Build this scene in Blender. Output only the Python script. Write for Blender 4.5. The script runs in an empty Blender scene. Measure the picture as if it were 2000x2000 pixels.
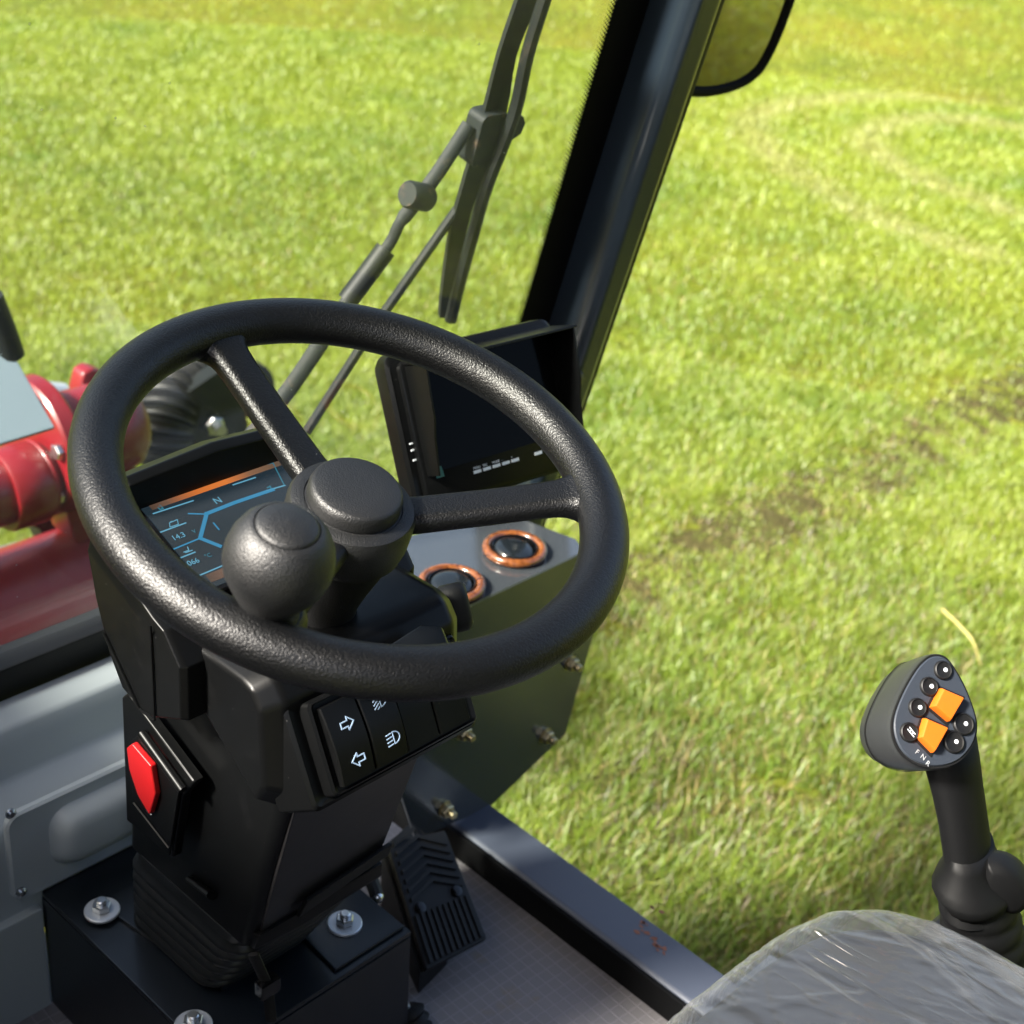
import bpy, bmesh, math, random
import numpy as np
from mathutils import Vector, Matrix

SC = bpy.context.scene
COL = SC.collection
rad = math.radians

# ------------------------------------------------------------------ camera
YAW, PIT, ROL, FPX = rad(48.3), rad(29.4), rad(5.7), 2950.0
CAM = Vector((0, 0, 1.30))
Fd = Vector((math.sin(YAW)*math.cos(PIT), math.cos(YAW)*math.cos(PIT), -math.sin(PIT)))
R0 = Vector((math.cos(YAW), -math.sin(YAW), 0)); U0 = R0.cross(Fd)
Rt = R0*math.cos(ROL)+U0*math.sin(ROL); Up = U0*math.cos(ROL)-R0*math.sin(ROL)
cd = bpy.data.cameras.new('camera'); cam = bpy.data.objects.new('camera', cd); COL.objects.link(cam)
cam.matrix_world = Matrix(((Rt.x, Up.x, -Fd.x, CAM.x), (Rt.y, Up.y, -Fd.y, CAM.y), (Rt.z, Up.z, -Fd.z, CAM.z), (0, 0, 0, 1)))
cd.sensor_width = 36; cd.lens = FPX/2000*36; cd.clip_start = .05; cd.clip_end = 2000
cd.dof.use_dof = True; cd.dof.focus_distance = 1.14; cd.dof.aperture_fstop = 8.0
SC.camera = cam

# ------------------------------------------------------------------ sky, sun, exposure
SUN_AZ, SUN_EL = rad(-75), rad(40)          # azimuth clockwise from +Y (ahead of the loader)
w = bpy.data.worlds.new('World'); SC.world = w; w.use_nodes = True
nt = w.node_tree; nt.nodes.clear()
sky = nt.nodes.new('ShaderNodeTexSky'); sky.sky_type = 'NISHITA'; sky.sun_disc = False
sky.sun_elevation = SUN_EL; sky.sun_rotation = SUN_AZ; sky.dust_density = 6.0; sky.air_density = 1.0
bg = nt.nodes.new('ShaderNodeBackground'); bg.inputs[1].default_value = .085
wo = nt.nodes.new('ShaderNodeOutputWorld')
nt.links.new(sky.outputs[0], bg.inputs[0]); nt.links.new(bg.outputs[0], wo.inputs[0])
sl = bpy.data.lights.new('sun', 'SUN'); sl.energy = 4.4; sl.angle = rad(9); sl.color = (1, .95, .86)
sun = bpy.data.objects.new('sun', sl); COL.objects.link(sun)
sd = Vector((math.sin(SUN_AZ)*math.cos(SUN_EL), math.cos(SUN_AZ)*math.cos(SUN_EL), math.sin(SUN_EL)))
sun.rotation_euler = sd.to_track_quat('Z', 'Y').to_euler()
SC.view_settings.view_transform = 'Standard'; SC.view_settings.look = 'None'
SC.view_settings.exposure = 2.05; SC.view_settings.gamma = 1; SC.view_settings.use_curve_mapping = False
SC.cycles.max_bounces = 10; SC.cycles.transparent_max_bounces = 12
SC.cycles.caustics_reflective = False; SC.cycles.caustics_refractive = False

# ------------------------------------------------------------------ measuring: sight line through a photo point met with a real plane
S = 2000/1932
def ray(x, y): return Fd+Rt*((x*S-1000)/FPX)-Up*((y*S-1000)/FPX)
def onp(x, y, p0, n):
    d = ray(x, y); n = Vector(n); return CAM+d*((Vector(p0)-CAM).dot(n)/d.dot(n))
def atX(x, y, v): return onp(x, y, (v, 0, 0), (1, 0, 0))
def atY(x, y, v): return onp(x, y, (0, v, 0), (0, 1, 0))
def atZ(x, y, v): return onp(x, y, (0, 0, v), (0, 0, 1))

# ------------------------------------------------------------------ materials
def link(nt, a, b): nt.links.new(a, b)
def mat(name, col, rough=.5, metal=0., spec=.5, bump=None, coat=0., var=None, specks=0):
    """bump=(kind, scale, strength, distance); var=(scale, amount, colour)"""
    m = bpy.data.materials.new(name); m.use_nodes = True; nt = m.node_tree
    b = nt.nodes['Principled BSDF']
    b.inputs['Base Color'].default_value = (*col, 1); b.inputs['Roughness'].default_value = rough
    b.inputs['Metallic'].default_value = metal; b.inputs['Specular IOR Level'].default_value = spec
    b.inputs['Coat Weight'].default_value = coat; b.inputs['Coat Roughness'].default_value = .12
    tc = nt.nodes.new('ShaderNodeTexCoord')
    if var:
        n = nt.nodes.new('ShaderNodeTexNoise'); n.inputs['Scale'].default_value = var[0]; n.inputs['Detail'].default_value = 6
        n.inputs['Roughness'].default_value = .7
        r = nt.nodes.new('ShaderNodeMapRange'); r.inputs[1].default_value = .5-var[1]*.0+.08; r.inputs[2].default_value = .75
        r.inputs[3].default_value = 0; r.inputs[4].default_value = var[1]
        mx = nt.nodes.new('ShaderNodeMix'); mx.data_type = 'RGBA'
        mx.inputs[6].default_value = (*col, 1); mx.inputs[7].default_value = (*var[2], 1)
        link(nt, tc.outputs['Object'], n.inputs['Vector']); link(nt, n.outputs[0], r.inputs[0]); link(nt, r.outputs[0], mx.inputs[0])
        link(nt, mx.outputs[2], b.inputs['Base Color'])
        r2 = nt.nodes.new('ShaderNodeMapRange'); r2.inputs[3].default_value = max(0, rough-.06); r2.inputs[4].default_value = min(1, rough+.12)
        link(nt, n.outputs[0], r2.inputs[0]); link(nt, r2.outputs[0], b.inputs['Roughness'])
    if specks:
        v = nt.nodes.new('ShaderNodeTexVoronoi'); v.inputs['Scale'].default_value = specks
        lt = nt.nodes.new('ShaderNodeMath'); lt.operation = 'LESS_THAN'; lt.inputs[1].default_value = .034
        m3 = nt.nodes.new('ShaderNodeMix'); m3.data_type = 'RGBA'; m3.inputs[7].default_value = (.075, .073, .068, 1); m3.inputs[6].default_value = (*col, 1)
        link(nt, tc.outputs['Object'], v.inputs['Vector']); link(nt, v.outputs['Distance'], lt.inputs[0]); link(nt, lt.outputs[0], m3.inputs[0])
        if var: link(nt, mx.outputs[2], m3.inputs[6])
        link(nt, m3.outputs[2], b.inputs['Base Color'])
    if bump:
        kind, sc, st, dist = bump
        if kind == 'grain':
            n0 = nt.nodes.new('ShaderNodeTexNoise'); n0.inputs['Scale'].default_value = sc*.6; n0.inputs['Detail'].default_value = 1
            mxv = nt.nodes.new('ShaderNodeVectorMath'); mxv.operation = 'MULTIPLY_ADD'
            mxv.inputs[1].default_value = (.0028,)*3
            t = nt.nodes.new('ShaderNodeTexVoronoi'); t.feature = 'SMOOTH_F1'; t.inputs['Scale'].default_value = sc
            t.inputs['Smoothness'].default_value = .35
            link(nt, tc.outputs['Object'], n0.inputs['Vector']); link(nt, n0.outputs['Color'], mxv.inputs[0])
            link(nt, tc.outputs['Object'], mxv.inputs[2]); link(nt, mxv.outputs[0], t.inputs['Vector'])
            h = t.outputs['Distance']; inv = True
        else:
            t = nt.nodes.new('ShaderNodeTexNoise'); t.inputs['Scale'].default_value = sc; t.inputs['Detail'].default_value = 4
            link(nt, tc.outputs['Object'], t.inputs['Vector']); h = t.outputs[0]; inv = False
        bp = nt.nodes.new('ShaderNodeBump'); bp.inputs['Strength'].default_value = st; bp.inputs['Distance'].default_value = dist
        bp.invert = inv
        link(nt, h, bp.inputs['Height']); link(nt, bp.outputs[0], b.inputs['Normal'])
    return m
def emat(name, col, strength=1.0):
    m = bpy.data.materials.new(name); m.use_nodes = True; b = m.node_tree.nodes['Principled BSDF']
    b.inputs['Base Color'].default_value = (0.01, .01, .01, 1); b.inputs['Roughness'].default_value = .25
    b.inputs['Emission Color'].default_value = (*col, 1); b.inputs['Emission Strength'].default_value = strength
    return m

M = {}
M['wheel'] = mat('grained_black_plastic', (.0016, .0018, .0022), .40, bump=('grain', 660, .75, .0004), spec=.42)
M['cap'] = mat('fine_grained_black_plastic', (.0024, .0028, .0034), .5, bump=('grain', 800, .8, .0003), spec=.7)
M['shroud'] = mat('satin_black_plastic', (.0028, .003, .0032), .32, bump=('noise', 900, .12, .0003), var=(30, .25, (.010, .010, .0105)), spec=.2, specks=95)
M['shroud_gloss'] = mat('dusty_dark_plastic', (.009, .0085, .009), .36, var=(9, .6, (.030, .027, .027)), specks=80, bump=('noise', 60, .05, .002))
M['black'] = mat('black_rubber', (.0035, .0036, .004), .55, bump=('noise', 500, .2, .0004), spec=.4)
M['joyblack'] = mat('soft_black_rubber', (.0022, .0024, .0028), .6, bump=('noise', 500, .15, .0003), spec=.25)
M['blackgloss'] = mat('gloss_black_plastic', (.004, .004, .0045), .16, spec=.45)
M['mattblack'] = mat('matt_black', (.0022, .0024, .0028), .7, spec=.15)
M['boot'] = mat('grey_black_rubber', (.0065, .0078, .009), .42, bump=('noise', 300, .2, .0005))
M['slate'] = mat('slate_blue_paint', (.088, .102, .138), .5, coat=.0, bump=('noise', 350, .06, .0004), var=(14, .25, (.10, .108, .125)))
M['console'] = mat('glossy_slate_paint', (.048, .054, .062), .13, coat=1.0, bump=('noise', 350, .04, .0003), var=(14, .2, (.03, .034, .042)), spec=.7)
M['pillar'] = mat('dark_navy_paint', (.014, .022, .034), .30, coat=.5, bump=('noise', 300, .08, .0004), spec=.7)
M['slate_dark'] = mat('dark_slate_paint', (.005, .0075, .011), .34, coat=.15, bump=('noise', 300, .08, .0004))
M['grey'] = mat('light_grey_paint', (.46, .505, .52), .36, bump=('noise', 240, .06, .0005), var=(8, .3, (.40, .43, .43)))
M['greygreen'] = mat('pale_grey_paint', (.50, .55, .54), .5, bump=('noise', 200, .06, .0005))
M['red'] = mat('red_paint', (.15, .004, .008), .36, coat=.25, bump=('noise', 60, .08, .002), var=(6, .5, (.11, .012, .014)))
M['steelblue'] = mat('bluish_grey_plate', (.15, .20, .235), .42, metal=.2, var=(5, .6, (.10, .15, .18)))
M['zinc'] = mat('yellow_zinc', (.55, .47, .28), .32, metal=.9, var=(120, .8, (.40, .16, .10)))
M['steel'] = mat('bright_steel', (.62, .64, .65), .28, metal=1.0, bump=('noise', 300, .1, .0003))
M['washer'] = mat('pale_zinc', (.62, .65, .68), .42, metal=.55)
M['orange'] = mat('orange_plastic', (.50, .105, .004), .5, bump=('noise', 300, .12, .0006), var=(70, .5, (.40, .075, .004)))
M['redsw'] = mat('red_plastic', (.42, .010, .012), .3, spec=.6)
M['white'] = mat('white_print', (.75, .80, .85), .5)
M['iconblue'] = mat('pale_blue_print', (.42, .58, .80), .5)
M['joyhead'] = mat('grey_soft_plastic', (.024, .026, .027), .38, bump=('noise', 700, .12, .0003))
M['joyface'] = mat('slate_plastic', (.026, .032, .043), .40, bump=('noise', 900, .1, .0003))
M['fabric'] = mat('dark_seat_vinyl', (.006, .0095, .018), .6, bump=('noise', 180, .25, .001))
M['mirror'] = mat('mirror_glass', (.55, .54, .47), .03, metal=1.0)
M['rust'] = mat('rust_chips', (.27, .11, .065), .7, bump=('noise', 300, .4, .0006))
M['rod'] = mat('dull_green_metal', (.009, .012, .012), .6, metal=.0, spec=.25, var=(60, .7, (.16, .10, .06)))
M['wiperdark'] = mat('wiper_black', (.007, .009, .009), .5, spec=.25, var=(40, .4, (.07, .05, .035)))
M['screen'] = emat('backlit_screen_glass', (.012, .022, .030), .30)
M['matscreen'] = mat('matt_monitor_screen', (.003, .003, .003), .10, spec=.06)
M['e_orange'] = emat('screen_orange', (.80, .22, .05), .20)
M['e_blue'] = emat('screen_blue', (.035, .26, .46), .22)
M['e_pale'] = emat('screen_pale_blue', (.12, .36, .50), .24)
M['e_dim'] = emat('screen_dim', (.03, .16, .22), .26)

def wood_mat():
    m = mat('burl_wood_trim', (.42, .11, .025), .22, coat=.8); nt = m.node_tree; b = nt.nodes['Principled BSDF']
    tc = nt.nodes.new('ShaderNodeTexCoord'); n = nt.nodes.new('ShaderNodeTexNoise'); n.inputs['Scale'].default_value = 75
    n.inputs['Detail'].default_value = 5; n.inputs['Distortion'].default_value = 1.5
    cr = nt.nodes.new('ShaderNodeValToRGB'); cr.color_ramp.elements[0].position = .36; cr.color_ramp.elements[0].color = (.09, .022, .006, 1)
    cr.color_ramp.elements[1].position = .56; cr.color_ramp.elements[1].color = (.23, .074, .020, 1)
    link(nt, tc.outputs['Object'], n.inputs['Vector']); link(nt, n.outputs[0], cr.inputs[0]); link(nt, cr.outputs[0], b.inputs['Base Color'])
    return m
M['wood'] = wood_mat()
M['ventdisc'] = mat('smoked_plastic', (.010, .013, .016), .16, spec=.7)

def floor_mat_material():
    m = mat('grid_floor_mat', (.12, .115, .122), .50); nt = m.node_tree; b = nt.nodes['Principled BSDF']
    tc = nt.nodes.new('ShaderNodeTexCoord')
    mp = nt.nodes.new('ShaderNodeMapping'); mp.inputs['Rotation'].default_value = (0, 0, rad(3))
    br = nt.nodes.new('ShaderNodeTexBrick'); br.offset = 0; br.inputs['Scale'].default_value = 1
    br.inputs['Brick Width'].default_value = .0135; br.inputs['Row Height'].default_value = .0135
    br.inputs['Mortar Size'].default_value = .0011; br.inputs['Mortar Smooth'].default_value = .6
    n = nt.nodes.new('ShaderNodeTexNoise'); n.inputs['Scale'].default_value = 9; n.inputs['Detail'].default_value = 7
    cr = nt.nodes.new('ShaderNodeValToRGB'); cr.color_ramp.elements[0].color = (.165, .156, .164, 1); cr.color_ramp.elements[1].color = (.235, .222, .228, 1)
    n2 = nt.nodes.new('ShaderNodeTexNoise'); n2.inputs['Scale'].default_value = 22; n2.inputs['Detail'].default_value = 5
    r2 = nt.nodes.new('ShaderNodeMapRange'); r2.inputs[1].default_value = .62; r2.inputs[2].default_value = .72; r2.inputs[4].default_value = .55
    mx = nt.nodes.new('ShaderNodeMix'); mx.data_type = 'RGBA'; mx.inputs[7].default_value = (.22, .165, .10, 1)
    mx2 = nt.nodes.new('ShaderNodeMix'); mx2.data_type = 'RGBA'; mx2.inputs[7].default_value = (.30, .29, .30, 1)
    ml = nt.nodes.new('ShaderNodeMath'); ml.operation = 'MULTIPLY'; ml.inputs[1].default_value = .55
    link(nt, tc.outputs['Object'], mp.inputs[0]); link(nt, mp.outputs[0], br.inputs['Vector'])
    link(nt, tc.outputs['Object'], n.inputs['Vector']); link(nt, tc.outputs['Object'], n2.inputs['Vector'])
    link(nt, n.outputs[0], cr.inputs[0]); link(nt, cr.outputs[0], mx.inputs[6]); link(nt, n2.outputs[0], r2.inputs[0]); link(nt, r2.outputs[0], mx.inputs[0])
    link(nt, br.outputs['Fac'], ml.inputs[0]); link(nt, ml.outputs[0], mx2.inputs[0]); link(nt, mx.outputs[2], mx2.inputs[6])
    link(nt, mx2.outputs[2], b.inputs['Base Color'])
    bp = nt.nodes.new('ShaderNodeBump'); bp.inputs['Strength'].default_value = .5; bp.inputs['Distance'].default_value = .001
    link(nt, br.outputs['Fac'], bp.inputs['Height']); link(nt, bp.outputs[0], b.inputs['Normal'])
    return m
M['floormat'] = floor_mat_material()

def glass_mat(name, tint, dirt_haze=.012):
    m = bpy.data.materials.new(name); m.use_nodes = True; nt = m.node_tree; nt.nodes.clear()
    out = nt.nodes.new('ShaderNodeOutputMaterial'); tr = nt.nodes.new('ShaderNodeBsdfTransparent'); tr.inputs[0].default_value = (*tint, 1)
    gl = nt.nodes.new('ShaderNodeBsdfGlossy'); gl.inputs['Roughness'].default_value = .0
    fr = nt.nodes.new('ShaderNodeFresnel'); ge = nt.nodes.new('ShaderNodeNewGeometry'); io = nt.nodes.new('ShaderNodeMapRange')
    io.inputs[3].default_value = 1.45; io.inputs[4].default_value = 1/1.45      # same index from either face of the pane
    link(nt, ge.outputs['Backfacing'], io.inputs[0]); link(nt, io.outputs[0], fr.inputs[0])
    mx = nt.nodes.new('ShaderNodeMixShader'); df = nt.nodes.new('ShaderNodeBsdfDiffuse'); df.inputs[0].default_value = (.75, .78, .76, 1)
    tc = nt.nodes.new('ShaderNodeTexCoord'); v = nt.nodes.new('ShaderNodeTexVoronoi'); v.inputs['Scale'].default_value = 30
    lt = nt.nodes.new('ShaderNodeMath'); lt.operation = 'LESS_THAN'; lt.inputs[1].default_value = .030
    n = nt.nodes.new('ShaderNodeTexNoise'); n.inputs['Scale'].default_value = 7; n.inputs['Detail'].default_value = 8
    r = nt.nodes.new('ShaderNodeMapRange'); r.inputs[1].default_value = .45; r.inputs[2].default_value = .8; r.inputs[3].default_value = dirt_haze*.8; r.inputs[4].default_value = dirt_haze*3  # mottled dirt veil, doubling as haze and reflections on the pane
    mm = nt.nodes.new('ShaderNodeMath'); mm.operation = 'MULTIPLY_ADD'; mm.inputs[1].default_value = .5
    mx2 = nt.nodes.new('ShaderNodeMixShader')
    link(nt, tc.outputs['Object'], v.inputs['Vector']); link(nt, tc.outputs['Object'], n.inputs['Vector'])
    link(nt, v.outputs['Distance'], lt.inputs[0]); link(nt, n.outputs[0], r.inputs[0]); link(nt, lt.outputs[0], mm.inputs[0]); link(nt, r.outputs[0], mm.inputs[2])
    link(nt, fr.outputs[0], mx.inputs[0]); link(nt, tr.outputs[0], mx.inputs[1]); link(nt, gl.outputs[0], mx.inputs[2])
    link(nt, mm.outputs[0], mx2.inputs[0]); link(nt, mx.outputs[0], mx2.inputs[1]); link(nt, df.outputs[0], mx2.inputs[2])
    link(nt, mx2.outputs[0], out.inputs[0]); return m
M['glass'] = glass_mat('windscreen_glass', (.965, .985, .965), .020)

def film_mat():
    m = bpy.data.materials.new('clear_plastic_film'); m.use_nodes = True; nt = m.node_tree; nt.nodes.clear()
    out = nt.nodes.new('ShaderNodeOutputMaterial'); tr = nt.nodes.new('ShaderNodeBsdfTransparent'); tr.inputs[0].default_value = (.95, .96, .97, 1)
    gl = nt.nodes.new('ShaderNodeBsdfGlossy'); gl.inputs['Roughness'].default_value = .12
    df = nt.nodes.new('ShaderNodeBsdfDiffuse'); df.inputs[0].default_value = (.8, .84, .86, 1)
    lw = nt.nodes.new('ShaderNodeLayerWeight'); lw.inputs[0].default_value = .40
    mr = nt.nodes.new('ShaderNodeMapRange'); mr.inputs[3].default_value = .025; mr.inputs[4].default_value = .6
    lw2 = nt.nodes.new('ShaderNodeLayerWeight'); lw2.inputs[0].default_value = .30
    mr2 = nt.nodes.new('ShaderNodeMapRange'); mr2.inputs[3].default_value = .004; mr2.inputs[4].default_value = .16
    tc = nt.nodes.new('ShaderNodeTexCoord'); prev = None
    for rz, sc in ((12, (21, 1.9, 9)), (34, (30, 3.4, 10)), (-42, (26, 3.2, 10))):      # creases: thin ridges where a stretched noise crosses its middle value
        mp = nt.nodes.new('ShaderNodeMapping'); mp.inputs['Rotation'].default_value = (0, 0, rad(rz)); mp.inputs['Scale'].default_value = sc
        n = nt.nodes.new('ShaderNodeTexNoise'); n.inputs['Scale'].default_value = 1; n.inputs['Detail'].default_value = 2; n.inputs['Distortion'].default_value = .4
        sb = nt.nodes.new('ShaderNodeMath'); sb.operation = 'SUBTRACT'; sb.inputs[1].default_value = .5
        ab = nt.nodes.new('ShaderNodeMath'); ab.operation = 'ABSOLUTE'
        rg_ = nt.nodes.new('ShaderNodeMapRange'); rg_.inputs[1].default_value = 0; rg_.inputs[2].default_value = .020; rg_.inputs[3].default_value = 1; rg_.inputs[4].default_value = 0
        link(nt, tc.outputs['Object'], mp.inputs[0]); link(nt, mp.outputs[0], n.inputs['Vector']); link(nt, n.outputs[0], sb.inputs[0]); link(nt, sb.outputs[0], ab.inputs[0]); link(nt, ab.outputs[0], rg_.inputs[0])
        if prev is None: prev = rg_.outputs[0]
        else:
            mxx = nt.nodes.new('ShaderNodeMath'); mxx.operation = 'MAXIMUM'; link(nt, prev, mxx.inputs[0]); link(nt, rg_.outputs[0], mxx.inputs[1]); prev = mxx.outputs[0]
    n = nt.nodes.new('ShaderNodeTexNoise'); n.inputs['Scale'].default_value = 16; n.inputs['Detail'].default_value = 2
    rg_ = nt.nodes.new('ShaderNodeMapRange'); rg_.inputs[1].default_value = .40; rg_.inputs[2].default_value = .62
    mu_ = nt.nodes.new('ShaderNodeMath'); mu_.operation = 'MULTIPLY'
    link(nt, tc.outputs['Object'], n.inputs['Vector']); link(nt, n.outputs[0], rg_.inputs[0]); link(nt, rg_.outputs[0], mu_.inputs[0]); link(nt, prev, mu_.inputs[1]); prev = mu_.outputs[0]
    bp = nt.nodes.new('ShaderNodeBump'); bp.inputs['Strength'].default_value = .7; bp.inputs['Distance'].default_value = .0012
    link(nt, prev, bp.inputs['Height'])
    for q in (gl, df, lw, lw2): link(nt, bp.outputs[0], q.inputs['Normal'])
    m1 = nt.nodes.new('ShaderNodeMixShader'); m2 = nt.nodes.new('ShaderNodeMixShader')
    link(nt, lw2.outputs['Facing'], mr2.inputs[0]); link(nt, lw.outputs['Fresnel'], mr.inputs[0])
    ma = nt.nodes.new('ShaderNodeMath'); ma.operation = 'MULTIPLY_ADD'; ma.inputs[1].default_value = .045
    link(nt, prev, ma.inputs[0]); link(nt, mr2.outputs[0], ma.inputs[2])
    link(nt, ma.outputs[0], m1.inputs[0]); link(nt, tr.outputs[0], m1.inputs[1]); link(nt, df.outputs[0], m1.inputs[2])
    link(nt, mr.outputs[0], m2.inputs[0]); link(nt, m1.outputs[0], m2.inputs[1]); link(nt, gl.outputs[0], m2.inputs[2])
    link(nt, m2.outputs[0], out.inputs[0]); return m
M['film'] = film_mat()

# ------------------------------------------------------------------ mesh helpers
class MB:
    def __init__(s): s.v = []; s.f = []
    def add(s, vs, fs):
        o = len(s.v); s.v += [Vector(p) for p in vs]; s.f += [[i+o for i in f] for f in fs]; return s
    def prism(s, poly, off):
        n = len(poly); off = Vector(off); a = [Vector(p) for p in poly]; b = [p+off for p in a]
        return s.add(a+b, [list(range(n))[::-1], list(range(n, 2*n))]+[[i, (i+1) % n, n+(i+1) % n, n+i] for i in range(n)])
    def box(s, c, sz, mx=None):
        c = Vector(c); x, y, z = [q/2 for q in sz]
        vs = [Vector((i, j, k)) for k in (-z, z) for i, j in ((-x, -y), (x, -y), (x, y), (-x, y))]
        if mx is not None: vs = [mx.to_3x3() @ p for p in vs]
        return s.add([c+p for p in vs], [[3, 2, 1, 0], [4, 5, 6, 7], [0, 1, 5, 4], [1, 2, 6, 5], [2, 3, 7, 6], [3, 0, 4, 7]])
    def loft(s, secs, caps=True):
        n = len(secs[0]); vs = [p for q in secs for p in q]; fs = []
        for k in range(len(secs)-1):
            for i in range(n):
                a = k*n+i; b = k*n+(i+1) % n; fs.append([a, b, b+n, a+n])
        if caps: fs += [list(range(n))[::-1], [len(vs)-n+i for i in range(n)]]
        return s.add(vs, fs)
    def lathe(s, prof, o, ax, seg=48, caps=True, start=None):
        ax = Vector(ax).normalized(); o = Vector(o)
        a = ax.orthogonal().normalized() if start is None else Vector(start); b = ax.cross(a)
        return s.loft([[o+ax*z+(a*math.cos(t)+b*math.sin(t))*r for t in [2*math.pi*i/seg for i in range(seg)]] for r, z in prof], caps)
    def tube(s, pts, r, seg=12, caps=True, up=None, squash=1.0):
        pts = [Vector(p) for p in pts]; secs = []; u = up and Vector(up)
        for i, p in enumerate(pts):
            t = (pts[min(i+1, len(pts)-1)]-pts[max(i-1, 0)]).normalized()
            u = (u-t*u.dot(t)).normalized() if u is not None else t.orthogonal().normalized()
            v = t.cross(u); rr = r[i] if isinstance(r, (list, tuple)) else r
            secs.append([p+u*math.cos(q)*rr*squash+v*math.sin(q)*rr for q in [2*math.pi*k/seg for k in range(seg)]])
        return s.loft(secs, caps)
    def torus(s, o, ax, R, r, seg=96, rs=24, zs=1.0):
        ax = Vector(ax).normalized(); a = ax.orthogonal().normalized(); b = ax.cross(a); o = Vector(o); vs = []; fs = []
        for i in range(seg):
            t = 2*math.pi*i/seg; d = a*math.cos(t)+b*math.sin(t)
            for k in range(rs):
                q = 2*math.pi*k/rs; vs.append(o+d*(R+r*math.cos(q))+ax*r*zs*math.sin(q))
        for i in range(seg):
            for k in range(rs):
                fs.append([i*rs+k, ((i+1) % seg)*rs+k, ((i+1) % seg)*rs+(k+1) % rs, i*rs+(k+1) % rs])
        return s.add(vs, fs)
    def strokes(s, lines, wd, o, ex, ey, off=.0003, th=.0003):
        o = Vector(o); ex = Vector(ex); ey = Vector(ey); n = ex.cross(ey).normalized()
        for L in lines:
            for (x0, y0), (x1, y1) in zip(L, L[1:]):
                d = Vector((x1-x0, y1-y0)); l = d.length
                if l == 0: continue
                d /= l; e = Vector((-d.y, d.x))*wd/2; d2 = d*wd*.4
                q = [Vector((x0, y0))-d2+e, Vector((x0, y0))-d2-e, Vector((x1, y1))+d2-e, Vector((x1, y1))+d2+e]
                s.prism([o+ex*p.x+ey*p.y+n*off for p in q], n*th)
        return s

W = {}
def mk(name, me, parent=None):
    o = bpy.data.objects.new(name, me); COL.objects.link(o)
    if parent is not None: o.parent = parent
    return o
def thing(name, loc, label, cat, group=None, rot=None):
    o = bpy.data.objects.new(name, None); COL.objects.link(o); o.empty_display_size = .05
    m = Matrix.Translation(Vector(loc)) @ (rot.to_4x4() if rot is not None else Matrix.Identity(4))
    o.matrix_world = m; W[o] = m
    o['label'] = label; o['category'] = cat
    if group: o['group'] = group
    return o
def obj(name, mb, m, parent=None, bevel=0, seg=2, ang=35, label=None, kind=None, sub=0, flat=False):
    inv = W[parent].inverted() if parent is not None else Matrix.Identity(4)
    me = bpy.data.meshes.new(name); me.from_pydata([inv @ p for p in mb.v], [], mb.f)
    bm = bmesh.new(); bm.from_mesh(me); bmesh.ops.recalc_face_normals(bm, faces=bm.faces)
    if bevel:
        es = [e for e in bm.edges if len(e.link_faces) == 2 and e.calc_face_angle(0) > rad(25)]
        bmesh.ops.bevel(bm, geom=es, offset=bevel, segments=seg, affect='EDGES', profile=.6, clamp_overlap=True)
    bm.to_mesh(me); bm.free()
    if not flat:
        me.polygons.foreach_set('use_smooth', [True]*len(me.polygons)); me.set_sharp_from_angle(angle=rad(ang))
    me.materials.append(M[m] if isinstance(m, str) else m)
    o = mk(name, me, parent); W[o] = W[parent] if parent is not None else Matrix.Identity(4)
    if label: o['label'] = label
    if kind: o['kind'] = kind
    if sub:
        md = o.modifiers.new('subdivision', 'SUBSURF'); md.levels = sub; md.render_levels = sub
    if bevel and not sub:
        md = o.modifiers.new('weighted', 'WEIGHTED_NORMAL'); md.keep_sharp = True
    return o
def text(name, body, size, o, ex, ey, m, parent, align='LEFT', off=.0004, shear=0):
    c = bpy.data.curves.new(name, 'FONT'); c.body = body; c.size = size; c.align_x = align; c.extrude = .00012; c.shear = shear
    t = bpy.data.objects.new(name, c); COL.objects.link(t)
    bpy.context.view_layer.update()
    me = bpy.data.meshes.new_from_object(t.evaluated_get(bpy.context.evaluated_depsgraph_get()))
    bpy.data.objects.remove(t); bpy.data.curves.remove(c)
    ex = Vector(ex); ey = Vector(ey); n = ex.cross(ey).normalized(); inv = W[parent].inverted()
    for v in me.vertices: v.co = inv @ (Vector(o)+ex*v.co.x+ey*v.co.y+n*(v.co.z+off))
    me.name = name; me.materials.clear(); me.materials.append(M[m])
    q = mk(name, me, parent); W[q] = W[parent]; return q
def rrect(wd, h, r, n=5):
    out = []
    for cx, cy, a0 in ((wd/2-r, h/2-r, 0), (-wd/2+r, h/2-r, 90), (-wd/2+r, -h/2+r, 180), (wd/2-r, -h/2+r, 270)):
        for i in range(n):
            a = rad(a0+90*i/(n-1)); out.append((cx+r*math.cos(a), cy+r*math.sin(a)))
    return out
def hexnut(mb, o, ax, R, h):
    mb.lathe([(R*.9, 0), (R, h*.12), (R, h*.85), (R*.88, h)], o, ax, 6)
def smoothcurve(pts, n=8):
    pts = [Vector(p) for p in pts]; out = []
    for i in range(len(pts)-1):
        p0 = pts[max(i-1, 0)]; p1 = pts[i]; p2 = pts[i+1]; p3 = pts[min(i+2, len(pts)-1)]
        for k in range(n):
            t = k/n
            out.append(.5*((2*p1)+(p2-p0)*t+(2*p0-5*p1+4*p2-p3)*t*t+(-p0+3*p1-3*p2+p3)*t**3))
    return out+[pts[-1]]
rng = np.random.default_rng(7); random.seed(3)

GZ = -.45     # ground level
FZ = .10      # cab floor
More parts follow.
